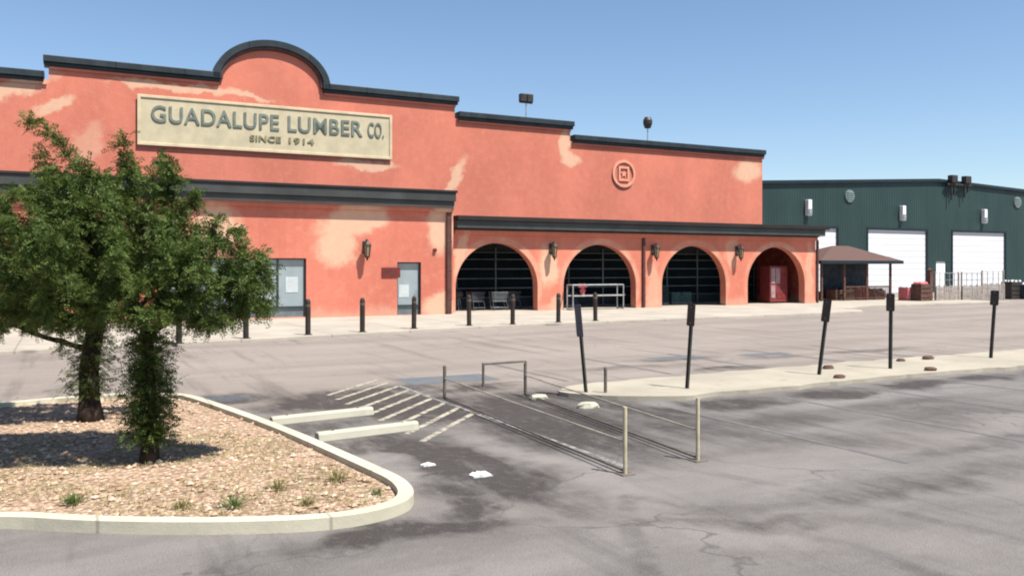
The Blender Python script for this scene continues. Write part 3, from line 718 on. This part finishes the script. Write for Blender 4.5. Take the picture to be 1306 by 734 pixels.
# ------------------------------------------------------------------ things under the porch
M['cartw'] = worn('cart_wire', (.14,.15,.16), .2, 5, .5, .3)
def cart(u, n, rz, label):
    t = thing('shopping_cart', label, 'shopping cart', W(u,n,.1), rz, group='carts parked under the first arch')
    b = MB(); x0,x1,y0,y1,z0,z1 = -.45,.4,-.25,.25,.5,.95
    for i in range(7):
        z = z0+(z1-z0)*i/6; e = .07*(1-i/6)
        c = [(x0+e,y0+e,z),(x1-e,y0+e,z),(x1-e,y1-e,z),(x0+e,y1-e,z)]
        for a in range(4): b.tube(c[a], c[(a+1) % 4], .007 if i < 6 else .013, seg=5)
    for i in range(9):
        x = x0+.07+(x1-x0-.14)*i/8
        for y, yy in ((y0,y0+.07),(y1,y1-.07)): b.tube((x,yy,z0),(x,y,z1),.006,seg=4)
        b.tube((x,y0+.07,z0),(x,y1-.07,z0),.006,seg=4)
    b.build('basket', M['cartw'], t)
    b = MB()
    for y in (-.22,.22):
        b.tube((-.5,y,.97),(-.4,y,.15),.015,seg=6); b.tube((-.4,y,.15),(.42,y,.15),.015,seg=6); b.tube((-.42,y,.48),(.35,y,.48),.013,seg=6); b.tube((.42,y,.15),(.3,y,.5),.013,seg=6)
    b.build('frame', M['cartw'], t)
    MB().tube((-.52,-.26,.98),(-.52,.26,.98),.02,seg=8).build('handle', M['red'], t)
    for x in (-.38,.38):
        for y in (-.21,.21):
            MB().tube((x,y-.02,.075),(x,y+.02,.075),.075,seg=12).build('wheel', M['iron'], t)
    return t
cart(1.9,1.5,ANG+.3,'wire shopping cart at the left of the first arch')
cart(3.1,1.2,ANG-.1,'wire shopping cart in the middle of the first arch')
cart(4.1,1.6,ANG+.2,'wire shopping cart at the right of the first arch')
t = thing('gate_rack', 'galvanised tube rack standing in front of the second arch', 'rack', W(su(727,-.5),-.5,.1))
L_ = su(791,-.5)-su(727,-.5)
b = MB()
for x in (0,L_): b.tube((x,-.3,0),(x,-.3,1.35),.035,seg=8); b.tube((x,.3,0),(x,.3,1.35),.035,seg=8); b.tube((x,-.3,1.33),(x,.3,1.33),.03,seg=8); b.tube((x,-.3,.06),(x,.3,.06),.03,seg=8)
b.build('end_frame', M['galv'], t)
b = MB()
for z in (.75,1.33): 
    for y in (-.3,.3): b.tube((0,y,z),(L_,y,z),.03,seg=8)
b.build('rail', M['galv'], t)
b = MB()
for i in range(9): b.box(.2+i*.36,.48+i*.36,-.26,.26,.76,.79)
b.build('shelf_boards', M['wood'], t)
hs = thing('garden_planter', 'small pink flowerpot on the left end of the tube rack', 'flowerpot', W(su(743,-.5),-.5,.892))
MB().lathe([(.0,0),(.1,0),(.15,.24),(.165,.24),(.165,.28),(0,.28)]).build('pot', M['pink'], hs)
b = MB()
for i in range(30):
    a = random.uniform(0,6.28); r = random.uniform(.05,.22); z = random.uniform(.4,.6); b.tube((0,0,.27),(r*math.cos(a),r*math.sin(a),z),.006,seg=4); b.lathe([(0,-.02),(.035,0),(0,.03)],(r*math.cos(a),r*math.sin(a),z),5)
b.build('flowers', M['pink'], hs)
def grill(u, n, label, mat):
    t = thing('barbecue_grill', label, 'grill', W(u,n,.1))
    MB().lathe([(.0,.62),(.2,.64),(.33,.74),(.36,.86),(0,.86)]).build('bowl', mat, t, smooth=False)
    MB().lathe([(.36,.865),(.34,.98),(.22,1.1),(.04,1.14),(.04,1.18),(0,1.18)]).build('lid', mat, t)
    for i in range(3):
        a = 2.09*i+.4; MB().tube((.2*math.cos(a),.2*math.sin(a),.66),(.36*math.cos(a),.36*math.sin(a),0),.016,seg=6).build('leg', M['galv'], t)
    return t
grill(.95,1.9,'dark kettle grill left of the carts under the first arch',M['iron'])
def flat_stack(u, n, w, k, label, mat, hh=.12):
    t = thing('goods_pallet', label, 'pallet', W(u,n,.1))
    b = MB()
    for y in (-.45,0,.4): b.box(-w/2,w/2,y,y+.08,0,.1)
    for i in range(8): b.box(-w/2+i*w/8+.01,-w/2+(i+1)*w/8-.03,-.5,.5,.101,.125)
    b.build('pallet_deck', M['wood'], t)
    b = MB()
    for i in range(k):
        for j in range(2):
            o_ = random.uniform(-.03,.03); b.box(-w/2+j*w/2+.02+o_,-w/2+(j+1)*w/2-.02+o_,-.45,.45,.126+i*hh,.12+(i+1)*hh)
    b.build('stacked_bags', mat, t, bevel=.03)
    return t
flat_stack(8.2,3.2,1.6,6,'pallet of dark stacked bags behind the tube rack',M['shelf'])
flat_stack(14.6,3.2,1.8,8,'tall pallet of dark stacked bags inside the third arch',M['shelf'])
flat_stack(16.8,3.6,1.6,5,'low pallet of dark teal bags at the right of the third arch',M['teal'])
# vending machine under the fourth arch
t = thing('vending_machine', 'red vending machine with pale front panels under the rightmost arch', 'vending machine', W(22.75,1.35,.1))
MB().box(-.75,.75,-.4,.5,.08,2.35).build('cabinet', M['red'], t, bevel=.03)
b = MB()
for x in (-.68,-.28): b.box(x,x+.34,-.43,-.401,1.25,2.2)
b.box(-.68,-.34,-.43,-.401,.35,1.15); b.build('front_panel', worn('pale_pink', (.30,.19,.19), .2, 4), t)
b = MB(); b.box(.2,.66,-.425,-.401,.9,1.9); b.box(-.2,.6,-.425,-.401,.3,.62); b.build('selector_panel', worn('deep_red', (.16,.02,.02), .2, 4), t)
for x in (-.65,.55):
    for y in (-.32,.38): MB().box(x,x+.1,y,y+.08,0,.08).build('foot', M['iron'], t)

# ------------------------------------------------------------------ bollards
bp = [(-14.32,-12.1),(-12.2,-11.2),(-10.05,-10.6),(-8.05,-10.3),(-5.83,-9.55),(-3.32,-9.0),(-1.48,-9.15),(.81,-8.85),(2.7,-8.75)]
bl = ['leftmost dark bollard, glimpsed through the tree foliage','dark bollard just below the right edge of the tree crown','dark bollard standing before the right edge of the office window',
      'dark bollard below the office wall lantern','dark bollard standing before the glass door','dark bollard before the left part of the first arch','dark bollard before the right edge of the first arch',
      'dark bollard before the left edge of the second arch','rightmost dark bollard, before the tube rack']
bo = thing('bollard', bl[0], 'bollard', W(*bp[0],.1), group='dark steel bollards along the sidewalk edge')
MB().lathe([(.0,0),(.09,0),(.09,1.10),(.08,1.15),(.055,1.2),(0,1.21)], seg=20).build('pipe', M['bollard'], bo, smooth=False)
MB().lathe([(.0,-.002),(.15,-.002),(.15,.02),(.106,.022),(.0,.022)], seg=20).build('base_plate', M['iron'], bo)
MB().lathe([(.0,.95),(.093,.95),(.093,1.03),(.0,1.03)], seg=20).build('reflective_band', worn('band', (.09,.07,.05), .2, 5), bo)
for p, lb_ in zip(bp[1:], bl[1:]):
    c = copy_tree(bo); c.location = W(*p,.1); c['label'] = lb_
    c.rotation_euler = (random.uniform(-.012,.012), random.uniform(-.012,.012), random.uniform(0,3))
# ------------------------------------------------------------------ sign posts on the median
def post_sign(bx, px_top, py_top, base_px, base_py, pl, label, mat):
    # base in site coordinates, lean across the view from the photograph
    base = W(*bx, .08); Y = base.y
    dx = (px_top-base_px)/F*Y; ht = (base_py-py_top)/F*Y-.1
    t = thing('sign_post', label, 'sign post', base, ANG, group='sign posts standing on the median')
    lean = math.atan2(dx, ht); t.rotation_euler = (0, lean, 0)
    R = Matrix.Rotation(ANG, 4, 'Z')
    b = MB(); b.box(-.042,.042,-.012,.0,0,ht); b.box(-.042,-.026,-.03,-.0121,0,ht); b.box(.026,.042,-.03,-.0121,0,ht)
    o = b.build('post', M['postg'], t); o.rotation_euler = (0,0,ANG-math.pi/2)
    w = .115; o = MB().slab([[(-w,ht-pl+.02),(-w+.02,ht-pl),(w-.02,ht-pl),(w,ht-pl+.02),(w,ht-.02),(w-.02,ht),(-w+.02,ht),(-w,ht-.02)]], -.036, -.031).build('plate', mat, t); o.rotation_euler = (0,0,ANG-math.pi/2)
    for z in (ht-pl*.85, ht-pl*.15):
        o = MB().tube((0,-.042,z),(0,.004,z),.01,seg=6).build('bolt', M['galv'], t); o.rotation_euler = (0,0,ANG-math.pi/2)
    return t
post_sign((-8.77,-26.18),738,386,748,505,.6,'leaning post with a tall slate blue plate, leftmost on the median',M['plateblue'])
post_sign((-6.79,-26.65),884,386,877,500,.42,'dark post with a small dark plate, second from the left on the median',M['platedark'])
post_sign((-2.92,-26.29),1057,379,1045,482,.5,'most strongly leaning dark sign post, third from the left on the median',M['platedark'])
post_sign((-.62,-26.24),1137,373,1136,474,.4,'upright dark sign post, below the right end of the gazebo',M['platedark'])
post_sign((3.61,-25.84),1270,369,1264,460,.38,'rightmost sign post on the median, before the picket panels',M['platedark'])
# ------------------------------------------------------------------ wheel stops
def wheel_stop(u, n, L, rz, label):
    t = thing('wheel_stop', label, 'wheel stop', W(u,n,0), ANG+rz, group='concrete wheel stops beside the hatched bay')
    prof = [(-.085,0),(.085,0),(.07,.1),(.045,.13),(-.045,.13),(-.07,.1)]
    vs = [(x,p[0],p[1]) for x in (-L/2,L/2) for p in prof]; fs = [tuple(range(5,-1,-1)), tuple(range(6,12))]+[(i,(i+1)%6,6+(i+1)%6,6+i) for i in range(6)]
    MB().add(vs, fs).build('block', M['stop'], t, bevel=.012)
    b = MB()
    for x in (-L*.35,L*.35): b.tube((x,0,.125),(x,0,.137),.016,seg=8)
    b.build('anchor_pins', M['iron'], t)
wheel_stop(-13.76,-26.35,1.68,.14,'pale concrete wheel stop, the farther of the two')
wheel_stop(-13.52,-27.89,1.56,.14,'yellowish concrete wheel stop, the nearer of the two')
# ------------------------------------------------------------------ cart corral
def corral_side(u0, n0, u1, n1, label):
    t = thing('corral_rail', label, 'cart corral rail', W(u0,n0,0), ANG, group='cart corral side rails')
    d = Vector((u1-u0, n1-n0, 0)); h = .76
    MB().tube((0,0,0),(0,0,h+.02),.024,seg=12).build('front_post', M['yelpost'], t)
    MB().tube(tuple(d),(d.x,d.y,h*.8),.03,seg=12).build('rear_post', M['raild'], t)
    MB().tube((0,.03,.38),(d.x,d.y,.38),.011,seg=10).build('middle_rail', M['rail'], t)
    MB().tube((0,.03,.04),(d.x,d.y,.04),.015,seg=10).build('bottom_rail', M['raild'], t)
    MB().box(-.09,.09,-.09,.09,0,.012).build('foot_plate', M['raild'], t); MB().box(d.x-.08,d.x+.08,d.y-.08,d.y+.08,0,.012).build('foot_plate', M['raild'], t)
corral_side(-11.6,-31.48,-11.25,-25.3,'left side rail of the cart corral, with a pale yellow front post')
corral_side(-10.4,-31.32,-9.75,-25.6,'right side rail of the cart corral, with a pale yellow front post')
t = thing('hoop_rail', 'low dark hoop rail at the far end of the hatched bay', 'rail', W(-9.95,-24.2,0))
b = MB(); b.tube((0,0,0),(0,0,.48),.028,seg=8); b.build('post', M['raild'], t)
b = MB(); b.tube((0,0,.46),(1.1,.25,.44),.022,seg=8); b.build('arm', M['raild'], t)
b = MB(); b.tube((1.1,.25,.44),(1.1,.25,0),.022,seg=8); b.build('post', M['raild'], t)
t = thing('short_post', 'short dark stub post beside the leftmost sign post', 'post', W(-8.5,-26.4,.08))
MB().tube((0,0,0),(0,0,.45),.03,seg=10).build('pipe', M['raild'], t); MB().lathe([(0,.45),(.034,.45),(.02,.475),(0,.48)],seg=10).build('cap', M['raild'], t)
def rubble(u, n, s, z, label, mat):
    b = MB(); k3 = 9; vs = []
    for zz, f in ((0,1.),(.45,1.02),(.8,.7)):
        for i in range(k3):
            a = 6.283*i/k3; r = s*f*random.uniform(.8,1.15); vs.append((r*1.3*math.cos(a), r*.8*math.sin(a), zz*s*.8))
    fs = [(q*k3+i, q*k3+(i+1)%k3, (q+1)*k3+(i+1)%k3, (q+1)*k3+i) for q in range(2) for i in range(k3)]+[tuple(range(k3-1,-1,-1)), tuple(2*k3+i for i in range(k3))]
    o = b.add(vs, fs).build('concrete_chunk', mat, bevel=.01); o.location = W(u,n,z); o.rotation_euler = (0,0,random.uniform(0,.6)); tag(o, label, 'concrete chunk', 'loose chunks around the median')
rubble(-9.75,-26.1,.14,0,'pale concrete chunk on the asphalt left of the median nose',M['stop'])
rubble(-9.45,-27.3,.15,0,'pale concrete chunk on the asphalt just in front of the median nose',M['stop'])
rubble(-3.0,-26.9,.11,.08,'dark chunk on the median before the most strongly leaning sign post',M['woodd'])
rubble(-1.9,-25.6,.12,.08,'dark chunk at the far side of the median left of the upright sign post',M['woodd'])
rubble(-.15,-26.9,.12,.08,'dark chunk on the near edge of the median right of the upright sign post',M['woodd'])
rubble(1.9,-25.3,.13,.08,'dark chunk at the far side of the median, left of the rightmost sign post',M['woodd'])
rubble(.9,-25.3,.10,.08,'smallest dark chunk at the far side of the median between the two right posts',M['woodd'])

# ------------------------------------------------------------------ trees
def colonize(attr, start, step=.11, kill=.17, infl=1.3, maxit=260):
    nodes = [np.array(p, float) for p in start]; par = [-1]+list(range(len(start)-1)); A = attr.copy()
    for it in range(maxit):
        if len(A) == 0: break
        P = np.array(nodes); d = np.linalg.norm(A[:,None]-P[None], axis=2); j = d.argmin(1); dm = d.min(1)
        acc = {}
        for k in range(len(A)):
            if dm[k] < infl*(3 if it < 12 else 1):
                acc.setdefault(j[k], []).append((A[k]-P[j[k]])/dm[k])
        if not acc: break
        add = 0
        for q, vs in acc.items():
            v = np.mean(vs, 0)+rng.normal(0,.12,3); v /= np.linalg.norm(v)+1e-9; nw = P[q]+v*step
            if np.min(np.linalg.norm(P-nw, axis=1)) < step*.35: continue
            nodes.append(nw); par.append(q); add += 1
        if not add: break
        P = np.array(nodes); d = np.linalg.norm(A[:,None]-P[None], axis=2).min(1); A = A[d > kill]
    return np.array(nodes), par
def leaf_mesh(pos, dirs, n_pair, ln, lw, rach):
    K = len(pos); vs = []; 
    dirs = dirs/np.linalg.norm(dirs, axis=1)[:,None]
    side = np.cross(dirs, rng.normal(0,1,(K,3))+np.array([0,0,1.5])); side /= np.linalg.norm(side, axis=1)[:,None]
    nrm = np.cross(side, dirs); out = []
    for i in range(n_pair):
        f = (i+.6)/n_pair
        base = pos+dirs*(rach*f)[:,None]+np.array([0,0,-1])*(.25*rach*f*f)[:,None]
        for sgn in (1,-1):
            d = side*sgn*.85+dirs*.55+rng.normal(0,.18,(K,3)); d /= np.linalg.norm(d, axis=1)[:,None]
            w = np.cross(d, nrm+rng.normal(0,.35,(K,3))); w /= np.linalg.norm(w, axis=1)[:,None]
            L = ln*rng.uniform(.7,1.2,K)[:,None]*(1-.35*abs(f-.5)); Wd = lw*rng.uniform(.8,1.2,K)[:,None]
            out.append(np.stack([base, base+d*L*.5+w*Wd, base+d*L, base+d*L*.5-w*Wd], 1))
    V = np.concatenate(out, 0).reshape(-1, 3); return V
def quads_object(name, V, mat, parent):
    me = bpy.data.meshes.new(name); nq = len(V)//4
    me.vertices.add(len(V)); me.vertices.foreach_set('co', V.ravel()); me.loops.add(nq*4); me.loops.foreach_set('vertex_index', np.arange(nq*4, dtype=np.int32))
    me.polygons.add(nq); me.polygons.foreach_set('loop_start', np.arange(0, nq*4, 4, dtype=np.int32)); me.update(calc_edges=True); me.materials.append(mat)
    o = bpy.data.objects.new(name, me); COL.objects.link(o); o.parent = parent; return o
def blob_pts(k, c, r, flat=.0):
    out = []
    while len(out) < k:
        p = rng.uniform(-1,1,3); q = np.linalg.norm(p)
        if q > 1 or q < .15: continue
        if mn.noise(Vector(p*2.1+np.array(c)))+.25*rng.uniform(-1,1) < -.22: continue
        out.append(np.array(c)+p*np.array(r))
    return np.array(out)
def tree(loc, label, trunk_pts, blobs, extra, mat, r_base, per_node, sprout=(), seed=0):
    t = thing('mesquite_tree', label, 'tree', loc, 0, group='mesquite trees on the island')
    att = np.concatenate([blob_pts(k, c, r) for k, c, r in blobs]+[np.array(e) for e in extra])
    nodes, par = colonize(att, trunk_pts)
    n = len(nodes); ch = [0]*n; wgt = np.zeros(n)
    for i in range(n):
        if par[i] >= 0: ch[par[i]] += 1
    for i in range(n): 
        if ch[i] == 0: wgt[i] = 1
    order = range(n-1, 0, -1)
    acc = np.zeros(n)
    for i in order:
        if ch[i] == 0: acc[i] = .0026**2.2
        acc[par[i]] += acc[i]
    rad = acc**(1/2.2); sc_ = r_base/rad[0]; rad = np.maximum(.0026, np.where(rad > .01, rad*sc_**.999, rad*(1+(sc_-1)*np.minimum(1, rad/.01))))
    nt = len(trunk_pts)
    lo, hi = rad[nt-1], r_base
    tb, lb2 = MB(), MB()
    for i in range(1, n):
        a, b_ = nodes[par[i]], nodes[i]; r1 = min(rad[par[i]], r_base); r2 = min(rad[i], r_base)
        if i < nt: 
            r1 = r_base*(1.35-.45*(i-1)/nt) if i == 1 else r_base*(1.0-.3*(i-1)/nt); r2 = r_base*(1.0-.3*i/nt)
            tb.tube(a, b_, r1, r2, 12, True)
        else: lb2.tube(a, b_, min(r1, r_base*.6), min(r2, r_base*.6), 6 if r1 > .012 else 4, False)
    tb.build('trunk', M['bark'], t, smooth=True); lb2.build('branches', M['bark'], t, smooth=True)
    ps, ds = [], []
    for i in range(nt, n):
        if rad[i] < .016 and nodes[i][2] > 1.05:
            dd = nodes[i]-nodes[par[i]]; dd /= np.linalg.norm(dd)+1e-9
            for _ in range(per_node if ch[i] else per_node+6):
                f = rng.uniform(0,1); v = dd*.5+rng.normal(0,.75,3)+np.array([0,0,-.15])
                ps.append(nodes[par[i]]*(1-f)+nodes[i]*f+rng.normal(0,.035,3)); ds.append(v)
    for (z0, z1, k, spread) in sprout:
        T = np.array(trunk_pts)
        for _ in range(k):
            z = rng.uniform(z0, z1); x = np.interp(z, T[:,2], T[:,0]); y = np.interp(z, T[:,2], T[:,1]); a = rng.uniform(0,6.28); r = abs(rng.normal(.06, spread))
            ps.append(np.array([x+r*math.cos(a), y+r*math.sin(a), z])); ds.append(np.array([math.cos(a), math.sin(a), rng.uniform(-.6,.7)]))
    ps = np.array(ps); ds = np.array(ds)
    V = leaf_mesh(ps, ds, 7, .040, .0072, rng.uniform(.09,.17,len(ps)))
    quads_object('foliage', V, mat, t); print('tree', n, len(ps), len(V)//4)
    return t
T1 = Vector((-4.27, 10.15, .12))
def rel(px, py, Y, base, dy=0.): return ((px-653)/F*(Y+dy)-base.x, dy, EYE+(340-py)/F*(Y+dy)-base.z)
tr1 = [(0,0,-.1),(.01,0,.25),(.0,.01,.6),(-.02,.02,.95),(-.03,.03,1.25),(-.05,.02,1.5)]
bl1 = [(480, rel(150,330,10.15,T1), (1.35,1.1,.80)), (220, rel(262,345,10.15,T1,-.2), (.80,.6,.62)), (150, rel(250,395,10.15,T1,-.1), (.80,.6,.28)), (120, rel(60,395,10.15,T1,.0), (.7,.6,.30)), (110, rel(60,300,10.15,T1,.1), (.8,.8,.62)),
       (110, rel(170,255,10.15,T1,.1), (.8,.7,.5)), (90, rel(315,375,10.15,T1), (.36,.4,.40)), (60, rel(110,235,10.15,T1), (.5,.5,.36)), (90, rel(150,385,10.15,T1,-.3), (1.0,.6,.33)), (60, rel(20,370,10.15,T1), (.6,.6,.45))]
ex1 = [[rel(x,y,10.15,T1,d) for x, y, d in ((60,215,.1),(52,195,.1),(45,178,.1),(36,160,.1),(27,145,.1),(70,190,0),(78,200,0),(150,215,0),(156,195,0),(160,175,0),(152,160,0),(185,205,.1),(200,190,.1),(215,205,.1),(235,230,0),(255,240,0),(285,272,0),(300,285,0),(95,180,.2),(88,165,.2))]]
tree(T1, 'nearer mesquite tree with a leafy trunk on the gravel island', tr1, bl1, ex1, M['leaf'], .095, 19, ((.2,1.5,1100,.10),(.25,1.0,420,.13),(1.0,1.7,200,.14)))
T2 = Vector((-6.3, 12.9, .12))
tr2 = [(0,0,-.1),(-.02,0,.3),(-.03,.0,.7),(0,.02,1.05),(.06,.04,1.4),(.15,.05,1.7)]
bl2 = [(330, rel(70,330,12.9,T2), (1.5,1.2,.75)), (110, rel(-10,290,12.9,T2), (.9,.9,.7)), (100, rel(180,330,12.9,T2), (1.0,.9,.6)), (130, rel(30,400,12.9,T2), (1.2,.8,.32)), (60, rel(95,250,12.9,T2), (.8,.7,.4)), (70, rel(-80,330,12.9,T2), (.8,.9,.6))]
tree(T2, 'farther mesquite tree with a dark bare trunk, half hidden behind the nearer one', tr2, bl2, [[rel(110,450,12.9,T2), rel(75,450,12.9,T2)]], M['leaf2'], .155, 18, ((.35,1.5,800,.15),))
# ------------------------------------------------------------------ weeds
def weed(u, n, s, k, mat, label):
    t = thing('weed_clump', label, 'weed', W(u,n,bed_z(u,n)-.01), random.uniform(0,6), group='weeds growing in the gravel')
    V = []
    for _ in range(k):
        a = rng.uniform(0,6.28); r = rng.uniform(0,.06)*s*5; ln = s*rng.uniform(.5,1.1); lean = rng.uniform(.2,2.2); p = np.array([r*math.cos(a), r*math.sin(a), 0.])
        d = np.array([math.cos(a)*lean, math.sin(a)*lean, 1.]); d /= np.linalg.norm(d); w = np.array([-math.sin(a), math.cos(a), 0])*.0045
        V += [p-w*.6, p+d*ln*.6+w*1.2-0*w, p+d*ln+np.array([0,0,-.02]), p+d*ln*.6-w*1.2]
    quads_object('leaves', np.array(V), mat, t)
    b = MB()
    for i in range(5):
        a = rng.uniform(0,6.28); b.tube((0,0,0),(.04*math.cos(a),.04*math.sin(a),s*.7),.003,seg=4)
    b.build('stems', mat, t)
wl = [(-17.28,-30.2,.17,110,'weedg','small green weed near the front kerb at the far left of the island'),
      (-16.35,-30.85,.14,70,'weed','yellowish weed just in front of the nearer tree trunk'),
      (-15.25,-31.25,.12,60,'weed','low yellow weed near the front kerb, midway between trunk and island tip'),
      (-14.72,-30.5,.2,90,'weed','yellow green weed near the right kerb a little behind the island tip'),
      (-14.5,-31.2,.10,50,'weedg','green weed in the very tip of the island'),
      (-15.39,-30.6,.17,80,'weed','dry weed in the middle of the open gravel right of the trunk'),
      (-15.9,-31.05,.19,90,'weedg','green weed close behind the front kerb, right of the trunk shadow')]
for u, n, s, k2, mt, lb_ in wl: weed(u, n, s, k2, M[mt], lb_)
# dry ground cover, uncountable
V = []
cnt = 0
while cnt < 4800:
    x = random.uniform(-19,-14.1); y = random.uniform(-32,-27)
    if not inside((x,y), inset(io,.25)) or mn.noise(Vector((x*1.1,y*1.1,3))) < -.05+max(0,(-28.8-y))*-.1: continue
    cnt += 1; z = bed_z(x,y)-.005; a = random.uniform(0,6.28); ln = random.uniform(.02,.07); w = .005
    d = np.array([math.cos(a)*.9, math.sin(a)*.9, .7])*ln*1.3; p = np.array([x,y,z]); q = np.array([-math.sin(a)*w, math.cos(a)*w, 0])
    V += [p-q, p+d*.6-q, p+d, p+d*.6+q]
o = quads_object('dry_grass', np.array(V), M['weed'], None); o.location = P0; o.rotation_euler = (0,0,ANG); struct(o, 'stuff')

# ------------------------------------------------------------------ light and camera
w = bpy.data.worlds.new('World'); scn.world = w; w.use_nodes = True
nt = w.node_tree; sky = nt.nodes.new('ShaderNodeTexSky'); sky.sky_type = 'NISHITA'; sky.sun_disc = False
EL = math.radians(61); sd = (-N*1.0+U*.5).normalized(); AZ = math.atan2(sd.x, sd.y)
sky.sun_elevation = EL; sky.sun_rotation = AZ; sky.air_density = 1.0; sky.dust_density = .35; sky.ozone_density = 3.2; sky.altitude = 200
bg = nt.nodes['Background']; nt.links.new(sky.outputs[0], bg.inputs[0]); bg.inputs[1].default_value = .086
sl_ = bpy.data.lights.new('sun', 'SUN'); sl_.energy = 5; sl_.angle = math.radians(.53); sl_.color = (1,.955,.88)
so = bpy.data.objects.new('sun', sl_); COL.objects.link(so)
dirv = -(sd*math.cos(EL)+Vector((0,0,1))*math.sin(EL)); so.rotation_euler = dirv.to_track_quat('-Z','Y').to_euler(); so.location = (0,0,60)
cam = bpy.data.cameras.new('camera'); co = bpy.data.objects.new('camera', cam); COL.objects.link(co); scn.camera = co
cam.sensor_width = 36; cam.lens = F/1306*36; cam.shift_y = -27/1306; cam.clip_end = 3000; cam.clip_start = .05
co.location = (0,0,EYE); co.rotation_euler = (math.pi/2,0,0)
vs_ = scn.view_settings; vs_.view_transform = 'Standard'; vs_.look = 'None'; vs_.gamma = 1; vs_.exposure = .84
scn.cycles.filter_width = 2.0
